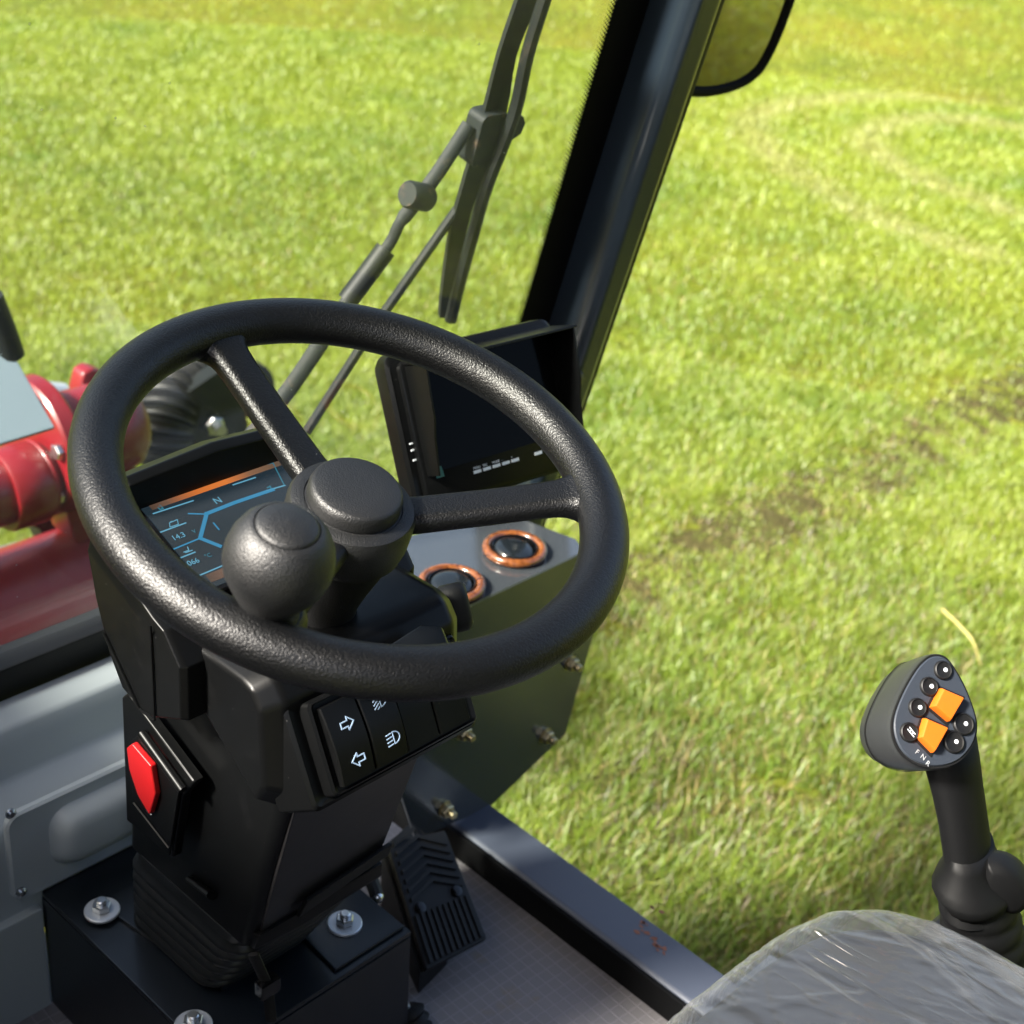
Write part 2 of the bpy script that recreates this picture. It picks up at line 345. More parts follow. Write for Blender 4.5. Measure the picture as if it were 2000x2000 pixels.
# ------------------------------------------------------------------ ground
def ground_material():
    m = bpy.data.materials.new('turf'); m.use_nodes = True; nt = m.node_tree; b = nt.nodes['Principled BSDF']
    b.inputs['Roughness'].default_value = .9; b.inputs['Specular IOR Level'].default_value = .1
    g = nt.nodes.new('ShaderNodeNewGeometry')
    n = nt.nodes.new('ShaderNodeTexNoise'); n.inputs['Scale'].default_value = 28; n.inputs['Detail'].default_value = 9; n.inputs['Roughness'].default_value = .75
    n2 = nt.nodes.new('ShaderNodeTexNoise'); n2.inputs['Scale'].default_value = 1.4; n2.inputs['Detail'].default_value = 5
    c1 = nt.nodes.new('ShaderNodeValToRGB'); e = c1.color_ramp.elements
    e[0].position = .34; e[0].color = (.085, .080, .022, 1); e[1].position = .62; e[1].color = (.20, .22, .018, 1)
    c2 = nt.nodes.new('ShaderNodeValToRGB'); e = c2.color_ramp.elements
    e[0].position = .35; e[0].color = (.75, .9, .8, 1); e[1].position = .7; e[1].color = (1.15, 1.05, .9, 1)
    mu = nt.nodes.new('ShaderNodeMix'); mu.data_type = 'RGBA'; mu.blend_type = 'MULTIPLY'; mu.inputs[0].default_value = 1
    for q in (n, n2): link(nt, g.outputs['Position'], q.inputs['Vector'])
    link(nt, n.outputs[0], c1.inputs[0]); link(nt, n2.outputs[0], c2.inputs[0])
    link(nt, c1.outputs[0], mu.inputs[6]); link(nt, c2.outputs[0], mu.inputs[7]); link(nt, mu.outputs[2], b.inputs['Base Color'])
    bp = nt.nodes.new('ShaderNodeBump'); bp.inputs['Strength'].default_value = 1; bp.inputs['Distance'].default_value = .03
    link(nt, n.outputs[0], bp.inputs['Height']); link(nt, bp.outputs[0], b.inputs['Normal'])
    return m
M['turf'] = ground_material()
mb = MB(); mb.add([(-600, -600, GZ), (600, -600, GZ), (600, 600, GZ), (-600, 600, GZ)], [[0, 1, 2, 3]])
g = obj('ground', mb, 'turf', kind='structure', flat=True)

# ------------------------------------------------------------------ grass blades
def blade_material():
    m = bpy.data.materials.new('grass_blade'); m.use_nodes = True; nt = m.node_tree; nt.nodes.clear()
    out = nt.nodes.new('ShaderNodeOutputMaterial'); at = nt.nodes.new('ShaderNodeAttribute'); at.attribute_name = 'tone'
    d = nt.nodes.new('ShaderNodeBsdfDiffuse'); t = nt.nodes.new('ShaderNodeBsdfTranslucent'); gl = nt.nodes.new('ShaderNodeBsdfGlossy')
    gl.inputs['Roughness'].default_value = .45; gl.inputs[0].default_value = (1, 1, 1, 1)
    hs = nt.nodes.new('ShaderNodeHueSaturation'); hs.inputs['Saturation'].default_value = 1.1; hs.inputs['Value'].default_value = 1.15
    m1 = nt.nodes.new('ShaderNodeMixShader'); m1.inputs[0].default_value = .42
    m2 = nt.nodes.new('ShaderNodeMixShader'); m2.inputs[0].default_value = .035
    link(nt, at.outputs['Color'], d.inputs[0]); link(nt, at.outputs['Color'], hs.inputs['Color']); link(nt, hs.outputs[0], t.inputs[0])
    link(nt, d.outputs[0], m1.inputs[1]); link(nt, t.outputs[0], m1.inputs[2]); link(nt, m1.outputs[0], m2.inputs[1]); link(nt, gl.outputs[0], m2.inputs[2])
    link(nt, m2.outputs[0], out.inputs[0]); return m
M['blade'] = blade_material()

def vnoise(x, y, sc, seed):
    r = np.random.default_rng(seed); T = r.random((64, 64))
    u = x*sc; v = y*sc; i = np.floor(u).astype(int); j = np.floor(v).astype(int); fu = u-i; fv = v-j
    fu = fu*fu*(3-2*fu); fv = fv*fv*(3-2*fv)
    a = T[i % 64, j % 64]; b = T[(i+1) % 64, j % 64]; c = T[i % 64, (j+1) % 64]; d = T[(i+1) % 64, (j+1) % 64]
    return (a*(1-fu)+b*fu)*(1-fv)+(c*(1-fu)+d*fu)*fv
def fbm(x, y, sc, seed): return (vnoise(x, y, sc, seed)+.5*vnoise(x, y, sc*2.1, seed+1)+.25*vnoise(x, y, sc*4.3, seed+2))/1.75
def dist_poly(x, y, pts, along=False):
    best = np.full(x.shape, 1e9); sb = np.zeros(x.shape); s0 = 0
    for (x0, y0), (x1, y1) in zip(pts, pts[1:]):
        dx, dy = x1-x0, y1-y0; t = np.clip(((x-x0)*dx+(y-y0)*dy)/(dx*dx+dy*dy), 0, 1)
        dd = np.hypot(x-x0-t*dx, y-y0-t*dy); L_ = math.hypot(dx, dy); sb = np.where(dd < best, s0+t*L_, sb); s0 += L_
        best = np.minimum(best, dd)
    return (best, sb) if along else best
def gpath(pp): return [(p.x, p.y) for p in smoothcurve([atZ(a, b, GZ) for a, b in pp], 6)]
TRACK_PALE = [gpath([(2050, 205), (1700, 185), (1520, 195), (1420, 225), (1450, 290), (1560, 365), (1690, 430), (1850, 480)]),
              gpath([(2050, 260), (1760, 225), (1640, 260), (1700, 320), (1900, 400)])]
TRACK_MUD = gpath([(1130, 1160), (1250, 1080), (1400, 1010), (1560, 940), (1720, 850), (1860, 770), (2060, 690)])

def mud_track():
    pts = TRACK_MUD; mb = MB(); n = 0; V = []; Fc = []; acc = 0; NX = 22; r_ = np.random.default_rng(9)
    P2 = []; 
    for (x0, y0), (x1, y1) in zip(pts, pts[1:]):
        L_ = math.hypot(x1-x0, y1-y0); k = max(1, int(L_/.018))
        for i in range(k): P2.append((x0+(x1-x0)*i/k, y0+(y1-y0)*i/k, (x1-x0)/L_, (y1-y0)/L_))
    for i, (x, y, tx, ty) in enumerate(P2):
        for j in range(NX+1):
            q = (j/NX-.5)*.40; px, py = x-ty*q, y+tx*q
            nz = float(fbm(np.array([px]), np.array([py]), 16, 51)[0]); n3 = float(fbm(np.array([px]), np.array([py]), 45, 57)[0])
            ph = (i*.018+abs(q)*.8)/.115*2*math.pi
            e = max(0, 1-(abs(q)/.20)**2)
            z = GZ+e*(.001+.006*(.5+.5*math.sin(ph))*nz*1.6+.006*(n3-.5))-.006*(1-e)
            V.append((px, py, z))
    W_ = NX+1
    mb.add(V, [[i*W_+j, i*W_+j+1, (i+1)*W_+j+1, (i+1)*W_+j] for i in range(len(P2)-1) for j in range(NX)])
    M['soil'] = mat('damp_soil', (.050, .045, .015), .9, bump=('noise', 90, .8, .012), var=(40, .8, (.075, .066, .02)), spec=.1)
    obj('tyre_track', mb, 'soil', kind='structure', ang=180)
mud_track()

def grass():
    # view corridor on the ground, plus a margin; density falls with distance
    P = []
    for (n, x0, x1, y0, y1, lo, hi) in ((420000, 1.25, 4.9, .1, 5.2, 0, 4.1), (300000, 1.2, 8.2, 1.5, 9.5, 3.7, 8.0), (110000, 2, 16, 2, 14, 7.5, 15.5)):
        k = int(n*2.6); x = rng.uniform(x0, x1, k); y = rng.uniform(y0, y1, k); r = np.hypot(x, y)
        az = np.degrees(np.arctan2(x, y))
        ok = (r > lo) & (r < hi) & (az > 22) & (az < 74+np.clip(3.2-r, 0, 3)*9) & (x > 1.18)
        x, y, r = x[ok][:n], y[ok][:n], r[ok][:n]
        P.append((x, y, r))
    k = 90000; xm, ym = rng.uniform(1.9, 6.5, k), rng.uniform(-3.6, .4, k); P.append((xm, ym, np.hypot(xm, ym)))      # the patch the mirror shows
    x = np.concatenate([p[0] for p in P]); y = np.concatenate([p[1] for p in P]); r = np.concatenate([p[2] for p in P])
    # clump
    n = len(x)
    cl = fbm(x, y, 7.0, 11); big = fbm(x, y, .9, 21); mid = fbm(x, y, 2.6, 41); fine = fbm(x, y, 19., 31)
    mud, along = dist_poly(x, y, TRACK_MUD, True); pale = np.minimum(dist_poly(x, y, TRACK_PALE[0]), dist_poly(x, y, TRACK_PALE[1]))
    mudf = np.clip(1.6-mud/.115, 0, 1)*np.clip((fbm(x, y, 4.5, 71)-.30)*3.2, .30, 1)
    cleat = np.clip((np.sin((along+mud*.5+.03*fine)/.13*2*np.pi)-.25)*3.0, 0, 1)*np.clip(1.35-mud/.125, 0, 1)*np.clip((fbm(x, y, 7.5, 77)-.30)*4, .1, 1)
    near = np.clip((3.5-r)/1.5, 0, 1)
    bare = np.clip(mudf*.10+cleat*.85+near*np.clip(.53-mid, 0, 1)*2.0, 0, 1)
    keep = rng.random(n) > np.clip(bare*.80+(np.clip(.46-cl, 0, 1)*(2.2+.7*near)+np.clip(.5-mid, 0, 1)*.7)*np.clip(1.15-(r-2.5)/4, .25, 1), 0, .93)
    x, y, r, cl, big, mid, fine, mudf, pale, near, bare = [q[keep] for q in (x, y, r, cl, big, mid, fine, mudf, pale, near, bare)]
    n = len(x)
    far = np.clip((r-3)/6, 0, 1)
    h = (.016+.026*rng.random(n)**1.7+.034*np.clip(cl-.4, 0, 1))*(1-.45*mudf)*(1+.35*near)*(1-.25*np.clip(1-pale/.13, 0, 1))
    wd = (.0012+.0014*rng.random(n))*(1+far*1.7)
    a = rng.uniform(0, 2*np.pi, n); lean = rng.uniform(.25, 1.25, n)+.35*far; curl = rng.uniform(.2, 1.0, n)
    dx, dy = np.cos(a), np.sin(a); px, py = -dy, dx
    tw = rng.uniform(-.8, .8, n); px, py = px*np.cos(tw)-py*np.sin(tw), px*np.sin(tw)+py*np.cos(tw)
    base = np.stack([x, y, np.full(n, GZ-.002)], 1)
    D = np.stack([dx, dy, np.zeros(n)], 1); Pn = np.stack([px, py, np.zeros(n)], 1)
    zz = np.array([0, 0, 1.])
    l1 = (h*.5)[:, None]; l2 = (h*.55)[:, None]
    d1 = D*np.sin(lean*.55)[:, None]+zz*np.cos(lean*.55)[:, None]; an2 = np.minimum(lean*.55+curl, 1.75)
    d2 = D*np.sin(an2)[:, None]+zz*np.cos(an2)[:, None]
    midp = base+d1*l1; tip = midp+d2*l2
    hw = (wd/2)[:, None]
    V = np.stack([base-Pn*hw, base+Pn*hw, midp-Pn*hw*.85, midp+Pn*hw*.85, tip], 1).reshape(-1, 3).astype(np.float32)
    o = (np.arange(n)*5)[:, None]
    Ftri = np.concatenate([o+[0, 1, 3], o+[0, 3, 2], o+[2, 3, 4]], 1).reshape(-1).astype(np.int32)
    me = bpy.data.meshes.new('grass'); me.vertices.add(n*5); me.vertices.foreach_set('co', V.ravel())
    me.loops.add(n*9); me.loops.foreach_set('vertex_index', Ftri)
    me.polygons.add(n*3); me.polygons.foreach_set('loop_start', np.arange(0, n*9, 3, dtype=np.int32))
    me.update(calc_edges=True)
    # tone: green, yellow-green, straw
    u = rng.random(n)
    G = np.array([.120, .215, .020]); Yg = np.array([.255, .320, .030]); St = np.array([.36, .29, .11]); Br = np.array([.11, .075, .040])
    fa1 = np.clip((r-2.6)/3.4, 0, 1); fa = fa1[:, None]
    k = np.clip(.66+(big-.5)*1.5+(mid-.5)*1.2+(cl-.5)*.9+rng.normal(0, .18, n)*(1-.7*fa1)-.10*near+.25*np.clip((r-3)/5, 0, 1), 0, 1)[:, None]
    c = G*(1-k)+Yg*k
    ps = np.clip(.04+.12*mudf+.12*bare+.25*np.clip(1.2-pale/.12, 0, 1)+.20*near*np.clip(1.6-2*cl, .2, 1), 0, .85)
    ps = ps*(1-.65*fa1); s = u < ps; c[s] = St*(.6+.6*rng.random((s.sum(), 1)))
    s2 = (u > 1-.5*bare-.03*(1-fa1)); c[s2] = Br*(.6+.9*rng.random((s2.sum(), 1)))
    pf = np.clip(1.2-pale/.12, 0, 1)[:, None]; c = c*(1-.5*pf)+np.array([.40, .40, .16])*.5*pf
    c *= (.72+.5*rng.random((n, 1)))*(1-fa)+(.92+.14*rng.random((n, 1)))*fa
    c = np.clip(c, 0, 1)
    ca = np.ones((n, 5, 4), np.float32); ca[:, :, :3] = c[:, None, :]
    at = me.color_attributes.new('tone', 'FLOAT_COLOR', 'POINT'); at.data.foreach_set('color', ca.ravel())
    me.materials.append(M['blade'])
    ob = mk('grass', me); ob['kind'] = 'stuff'; ob['label'] = 'short bright yellow-green grass of the field around the loader'; ob['category'] = 'grass'
    return ob
grass()

# one long dry stem lying in the grass
t = MB(); pts = smoothcurve([atZ(1778, 1150, GZ+.05), atZ(1810, 1180, GZ+.075), atZ(1835, 1210, GZ+.07), atZ(1850, 1255, GZ+.02)], 6)
t.tube(pts, [.0030*(1-.5*i/len(pts)) for i in range(len(pts))], 6)
M['straw'] = mat('dry_straw', (.42, .36, .12), .7)
o = obj('dry_grass_stem', t, 'straw'); o['label'] = 'long pale dry grass stem arching over the turf above the joystick'; o['category'] = 'grass stem'

# ------------------------------------------------------------------ cab
cab = thing('loader_cab', (.62, .45, FZ), 'slate grey loader cab with floor, door sill, pillar and windscreen', 'loader cab')
mb = MB().box((.585, .38, .085), (.93, 1.42, .028)); obj('floor_plate', mb, 'slate_dark', cab, .003)
mb = MB().box((.53, .40, .1015), (.862, 1.20, .005)); obj('floor_mat', mb, 'floormat', cab, .001)
# door sill: raised painted edge along the right doorway
xs0, xs1 = .966, 1.022
mb = MB().prism([(xs0, -.5, .1), (xs0, -.5, .139), (xs0+.004, -.5, .142), (xs1, -.5, .142), (xs1, -.5, -.02), (xs1-.01, -.5, -.02)], (0, 1.46, 0))
sill = obj('door_sill', mb, 'slate', cab, .002)
obj('sill_inner_strip', MB().prism([(xs0-.005, -.5, .1), (xs0-.005, -.5, .1375), (xs0-.0005, -.5, .1385), (xs0-.0005, -.5, .1)], (0, 1.455, 0)), 'mattblack', cab, .001)  # matt black strip along the inner face of the sill
t = MB()
for (px, py, n_, l) in ((1205, 1735, 5, .012), (1232, 1768, 9, .02), (1250, 1790, 7, .012), (1236, 1718, 3, .008)):
    c = atZ(px, py, .1424)
    for i in range(n_):
        q = c+Vector((rng.normal(0, .004), -rng.uniform(-l, l), 0)); rr = rng.uniform(.0009, .0028)
        t.add([q+Vector((rr*math.cos(a)*rng.uniform(.6, 1.3), rr*1.6*math.sin(a)*rng.uniform(.6, 1.3), .0002)) for a in [2*math.pi*k/7 for k in range(7)]], [list(range(7))])
obj('rust_chips', t, 'rust', sill, flat=True, kind='stuff')
# front right pillar
GS = .23
def gy(z): return 1.09-GS*(z-.45)
def pill(poly, z0, z1): return [(p[0], p[1]+gy(z0), z0) for p in poly], Vector((0, gy(z1)-gy(z0), z1-z0))
poly, off = pill([(1.200, -.004), (1.200, -.046), (1.209, -.057), (1.236, -.059), (1.246, -.050), (1.250, .02), (1.206, .02)], .30, 1.62)
obj('pillar', MB().prism(poly, off), 'pillar', cab, .006, 4)
poly, off = pill([(1.2505, -.046), (1.2505, .02), (1.262, .02), (1.262, -.046)], .30, 1.62)
obj('pillar_seal', MB().prism(poly, off), 'black', cab, .002)
obj('outer_step', MB().box((1.11, .36, .03), (.14, .46, .02)), 'greygreen', cab, .004)
# roof and rear, above and behind the picture
obj('roof', MB().box((.66, .21, 1.66), (1.22, 1.33, .07)), 'slate_dark', cab, .02)
mb = MB().box((.66, -.42, .72), (1.20, .05, 1.85)); obj('rear_panel', mb, 'slate_dark', cab, .01)
# windscreen
nrm = Vector((0, 1, GS)).normalized()
def gp(x, z, off=0): return Vector((x, gy(z), z))+nrm*off
ws = obj('windscreen', MB().prism([gp(.0, .436), gp(1.232, .436), gp(1.232, 1.60), gp(.0, 1.60)], nrm*.005), 'glass', cab)
M['frit'] = mat('black_frit', (.002, .002, .0025), .5, spec=.1)
obj('frit_band', MB().prism([gp(1.150, .44, -.0012), gp(1.228, .44, -.0012), gp(1.228, 1.60, -.0012), gp(1.150, 1.60, -.0012)], nrm*.0008), 'frit', ws)
t = MB()
for k in range(285):
    z = .46+k*.0040
    for c_, (dx, rr) in enumerate(((.0012, .0019), (.0040, .0015), (.0068, .0011), (.0094, .0007))):
        q = gp(1.150-dx, z+(.0020 if c_ % 2 else 0), -.001)
        e1 = Vector((1, 0, 0)); e2 = Vector((0, -GS, 1)).normalized()
        t.add([q+e1*rr*math.cos(a)+e2*rr*math.sin(a) for a in [math.pi*i/3 for i in range(6)]], [list(range(6))])
obj('frit_dots', t, 'frit', ws, kind='stuff', flat=True)
# bottom seal and front wall with ledge
obj('lower_seal', MB().prism([(-.02, gy(.455)-.010, .452), (-.02, gy(.41)-.010, .405), (-.02, gy(.41)+.02, .405), (-.02, gy(.455)+.02, .458)], (.90, 0, 0)), 'black', cab, .003)
prof = [(1.085, .415), (1.070, .418), (1.052, .408), (1.046, .392), (1.040, .360), (1.022, .345), (1.010, .333), (1.006, .318), (1.006, .195), (1.03, .195), (1.085, .25)]
fw = obj('front_wall', MB().prism([(-.02, a, b) for a, b in prof], (.90, 0, 0)), 'grey', cab, .004, 3)
# raised cover plate on the front wall
def wallp(x, y): return atY(x, y, 1.005)
a = wallp(12, 1540); b = wallp(22, 1695); ztop = a.z+.002; zbot = b.z-.004; xl = a.x-.004
cx, cz = xl+.17, (ztop+zbot)/2
mb = MB(); base = rrect(.34, ztop-zbot, .014, 6); up = rrect(.336, ztop-zbot-.004, .012, 6)
mb.loft([[Vector((cx+p, 1.006, cz+q)) for p, q in base], [Vector((cx+p, 1.001, cz+q)) for p, q in base], [Vector((cx+p, .9985, cz+q)) for p, q in up]])
cp = obj('cover_plate', mb, 'grey', fw)
mb = MB(); bl = wallp(52, 1590); hh = (ztop-zbot)*.66
for k, (dy, ins) in enumerate(((0, 0), (.004, .001), (.013, .006), (.018, .012), (.019, .020))):
    pass
mb.loft([[Vector((cx+.035+p, .9985-dy, cz+.003+q)) for p, q in rrect(.33-ins*2, hh-ins*2, .022-ins*.5, 6)] for dy, ins in ((0, 0), (.004, .0015), (.012, .006), (.017, .012), (.019, .020))])
obj('raised_bulge', mb, 'grey', fw, ang=60)
for px, py in ((19, 1534), (39, 1682)):
    q = atY(px, py, .998); mb = MB().lathe([(.0052, 0), (.0052, .002), (.003, .0042), (.0008, .0046)], q, (0, -1, 0), 16)
    obj('screw', mb, 'steel', fw)
# inner front-left panel under the wall
k0 = atZ(86, 1690, .25)
mb = MB().prism([(.0, k0.y+.004, .02), (k0.x-.001, k0.y+.004, .02), (k0.x-.001, k0.y+.004, .232), (.0, k0.y+.004, .232)], (0, .018, 0)); obj('kick_panel', mb, 'greygreen', cab, .004)
# unseen panel added on the left to keep sun off floor and wall
obj('sun_block_panel', MB().box((.035, .80, .46), (.03, 1.35, .88)), 'slate_dark', cab, .008)
# ------------------------------------------------------------------ column bracket
br = thing('column_bracket', (.62, .86, FZ), 'dark painted steel bracket the steering column is bolted onto', 'bracket')
BZ = .25
q1 = atZ(193, 1725, BZ); q2 = atZ(650, 1750, BZ)
c0 = atZ(86, 1690, BZ); cf = Vector((c0.x+.004, .735, BZ))
mb = MB().prism([(c0.x, 1.0, BZ-.006), (c0.x, c0.y, BZ-.006), (c0.x+.004, .735, BZ-.006), (.742, .735, BZ-.006), (.742, .86, BZ-.006), (.70, 1.0, BZ-.006)], (0, 0, .006))
obj('mounting_plate', mb, 'slate_dark', br, .0015)
obj('side_plate', MB().prism([(c0.x, 1.0, BZ-.007), (c0.x, c0.y, BZ-.007), (c0.x+.004, .741, BZ-.007), (c0.x+.004, .741, .09), (c0.x, c0.y, .09), (c0.x, 1.0, .09)], (.004, 0, 0)), 'slate_dark', br)
obj('mounting_strip', MB().prism([(c0.x+.030, .95, BZ+.0005), (c0.x+.055, .79, BZ+.0005), (c0.x+.085, .79, BZ+.0005), (c0.x+.085, .95, BZ+.0005)], (0, 0, .0035)), 'slate_dark', br, .001)
obj('front_plate', MB().prism([(c0.x+.005, .7345, BZ-.007), (.741, .7345, BZ-.007), (.741, .728, .095), (c0.x+.005, .728, .095)], (0, .006, 0)), 'slate_dark', br, .001)
mb = MB().prism([(.655, .742, BZ+.0005), (.66, .82, BZ+.0005), (.715, .85, BZ+.0005), (.739, .84, BZ+.0005), (.739, .742, BZ+.0005)], (0, 0, .0035)); obj('mounting_lug', mb, 'slate_dark', br, .002)
mb = MB().prism([(.742, .752, BZ-.008), (.742, .85, BZ-.008), (.742, .85, .09), (.742, .752, .09)], (.005, 0, 0)); obj('side_cheek', mb, 'slate_dark', br)
for q in (q1, q2, atZ(365, 1942, BZ)):
    z0 = BZ+.004
    wsh = obj('washer', MB().lathe([(.0055, 0), (.0165, 0), (.0165, .002), (.0155, .0028), (.0055, .0028)], (q.x, q.y, z0), (0, 0, 1), 32), 'washer', br)
    mb = MB(); hexnut(mb, (q.x, q.y, z0+.0028), (0, 0, 1), .0088, .007); mb.lathe([(.0052, 0), (.0052, .004), (.004, .005)], (q.x, q.y, z0+.0098), (0, 0, 1), 16)
    obj('bolt_head', mb, 'steel', br)

# ------------------------------------------------------------------ steering wheel
T = rad(16.1); RT = Matrix.Rotation(T, 4, 'X')
O = Vector((.6197, .6964, .7938)); EX = Vector((1, 0, 0)); EU = Vector((0, math.cos(T), math.sin(T))); EN = Vector((0, -math.sin(T), math.cos(T)))
def L(a, b, c): return O+EX*a+EU*b+EN*c
def wp(x, y): q = onp(x, y, O, EN)-O; return q.dot(EX), q.dot(EU)
wh = thing('steering_wheel', O-EN*.12, 'black grained three spoke steering wheel with spinner knob', 'steering wheel', rot=RT)
RW, rw = .1795, .0180
obj('rim', MB().torus(O, EN, RW, rw, 144, 32, .96), 'wheel', wh, ang=180)
for ang in (90, -30, -150):
    d = EX*math.cos(rad(ang))+EU*math.sin(rad(ang)); s_ = EN.cross(d)
    secs = []
    for r_, z_, w_, h_ in ((.030, -.036, .030, .018), (.05, -.033, .030, .018), (.10, -.0215, .0295, .0175), (.140, -.0115, .0295, .0175), (.152, -.0085, .031, .018), (.158, -.007, .034, .0195), (.163, -.0055, .040, .022), (.168, -.004, .050, .025), (.174, -.002, .060, .026)):
        secs.append([O+d*r_+EN*z_+s_*p+EN*q for p, q in rrect(w_, h_, h_*.42, 6)])
    obj('spoke', MB().loft(secs), 'wheel', wh, ang=60)
hub = obj('hub', MB().lathe([(.0, -.132), (.0255, -.132), (.0255, -.120), (.030, -.100), (.0395, -.066), (.0445, -.060), (.0465, -.050), (.0470, -.036), (.0468, -.0285), (.0445, -.0240), (.0405, -.0222), (.036, -.0218), (.0352, -.0225), (.0345, -.0222), (0, -.022)], O, EN, 64, caps=False), 'cap', wh, ang=28)
obj('hub_cap', MB().lathe([(.0345, -.0215), (.0343, -.0150), (.0330, -.0112), (.0318, -.0098), (.030, -.0090), (.018, -.0080), (0, -.0077)], O, EN, 64, caps=False), 'cap', wh, ang=70)
obj('hub_collar', MB().lathe([(.0, -.148), (.0345, -.148), (.0345, -.142), (.033, -.138), (.0275, -.136), (.027, -.131), (0, -.131)], O, EN, 48, caps=False), 'blackgloss', wh, ang=35)
kx, ky = wp(500, 1158)
KO = L(kx, ky, 0)
kn = obj('spinner_knob', MB().lathe([(0, -.004), (.0215, -.004), (.0205, .008), (.0205, .014), (.0225, .020), (.0275, .0275), (.0318, .0360), (.0338, .0445), (.0336, .0525), (.0318, .0605), (.0285, .0675), (.0240, .0730), (.0206, .0757), (.0201, .0757), (.0197, .0750), (.019, .075), (0, .077)], KO, EN, 72, caps=False), 'cap', wh, ang=40)
obj('knob_cap', MB().lathe([(.0194, .0745), (.0192, .0763), (.0172, .0778), (.009, .0796), (0, .0802)], KO, EN, 56, caps=False), 'cap', kn, ang=60)
kd = -(EX*kx+EU*ky).normalized()
obj('knob_clamp', MB().loft([[L(kx, ky, 0)+kd.cross(EN)*p+kd*q+EN*z for p, q in rrect(.050*k, .046*k, .014, 5)] for z, k in ((-.016, 1.05), (-.004, 1.0), (.001, .93), (.003, .86))]), 'wheel', wh, ang=40)

# ------------------------------------------------------------------ steering column
col = thing('steering_column', (.62, .86, BZ), 'black plastic steering column housing under the wheel with a colour display', 'steering column')
# lower body: sheared box
def ring(x0, x1, y0, y1, z0, z1, r=.012):   # rounded rect ring; z from front (y0) to back (y1)
    out = []
    for p, q in rrect(x1-x0, y1-y0, r, 5):
        yy = (y0+y1)/2+q; f = (yy-y0)/(y1-y0); out.append(Vector(((x0+x1)/2+p, yy, z0+(z1-z0)*f)))
    return out
obj('lower_body', MB().loft([ring(.553, .690, .736, .915, .352, .345), ring(.551, .695, .712, .906, .452, .445), ring(.550, .700, .684, .87, .550, .56), ring(.550, .700, .675, .845, .595, .61)]), 'shroud', col, ang=40)
# front cover of the lower body: dustier panel
fp = [(.562, .352), (.686, .352), (.696, .56), (.560, .56)]
def fy(z): return .684+(z-.550)*(.736-.684)/(.352-.550)
secs = [[Vector((a, fy(b)-.0012, b)) for a, b in fp], [Vector((a, fy(b)+.004, b)) for a, b in fp]]
obj('front_cover', MB().loft(secs), 'shroud_gloss', col, .002)
mb = MB().prism([(.600, fy(.390)-.0035, .390), (.692, fy(.400)-.0035, .402), (.692, fy(.385)-.0035, .386), (.594, fy(.375)-.0035, .372)], (0, -.005, 0)); obj('cover_ridge', mb, 'black', col, .002)
mb = MB().prism([(.556, .74, .352), (.60, .734, .354), (.692, .734, .356), (.692, .734, .372), (.556, .734, .372)], (0, -.008, 0)); obj('lower_lip', mb, 'shroud', col, .003)
# bellows
secs = []
for i in range(29):
    z = .352-(i/28)*.098; k = (.0045*abs(math.sin(i*math.pi/4))-.0025) if i > 3 else -.002
    grow = .006*(1-i/28)
    sh = i/28; secs.append(ring(.556-k-grow-.004*sh, .687+k+grow-.020*sh, .742-k-grow+.046*sh, .910+k+grow+.012*sh, z, z-.006, .026))
obj('bellows', MB().loft(secs), 'boot', col, ang=70)
# head housing (side profile extruded across)
prof = [(.893, .724), (.886, .737), (.872, .742), (.864, .738), (.868, .706), (.786, .676), (.772, .671), (.764, .662), (.752, .648), (.752, .60), (.800, .575), (.833, .583), (.850, .608), (.866, .653), (.872, .694)]
secs = []
for x_, sc in ((.506, .0), (.512, 1.), (.62, 1.), (.728, 1.), (.735, .0)):
    row = []
    for (a_, b_) in prof:
        k = 1 if sc else .955
        gab = .006*(1-abs(x_-.62)/.115) if b_ > .72 else 0
        xx = x_
        if b_ > .70: xx = .62+(x_-.62)*(1-.27*min(1, (b_-.70)/.03))
        row.append(Vector((xx, .82+(a_-.82)*k, .655+(b_-.655)*k+gab)))
    secs.append(row)
obj('head_housing', MB().loft(secs), 'shroud', col, .0035, 3, ang=40)
# middle block towards the driver
prof = [(.803, .628), (.794, .650), (.768, .662), (.705, .664), (.690, .660), (.678, .645), (.671, .568), (.684, .546)]
obj('middle_block', MB().loft([[Vector((x_, .735+(a_-.735)*k, .61+(b_-.61)*k)) for a_, b_ in prof] for x_, k in ((.526, .84), (.542, 1.), (.62, 1.02), (.706, 1.), (.722, .80))]), 'shroud', col, .004, 3, ang=40)
# small moulding and relief on the left side
mb = MB(); mb.tube([atX(360, 1660, .551), atX(400, 1690, .549)], .006, 10, squash=.6); obj('side_moulding', mb, 'shroud', col)
t = MB(); rl = [atX(a_, b_, .5045) for a_, b_ in ((196, 1195), (262, 1338), (292, 1358), (284, 1180))]
t.tube(rl[:3], .0013, 6); t.tube(rl[2:], .0010, 6); obj('side_relief', t, 'shroud', col)
# display
DT = rad(20); DN = Vector((0, -math.sin(DT), math.cos(DT))); DV = Vector((0, math.cos(DT), math.sin(DT)))
D0 = Vector((.62, .8, .6885))
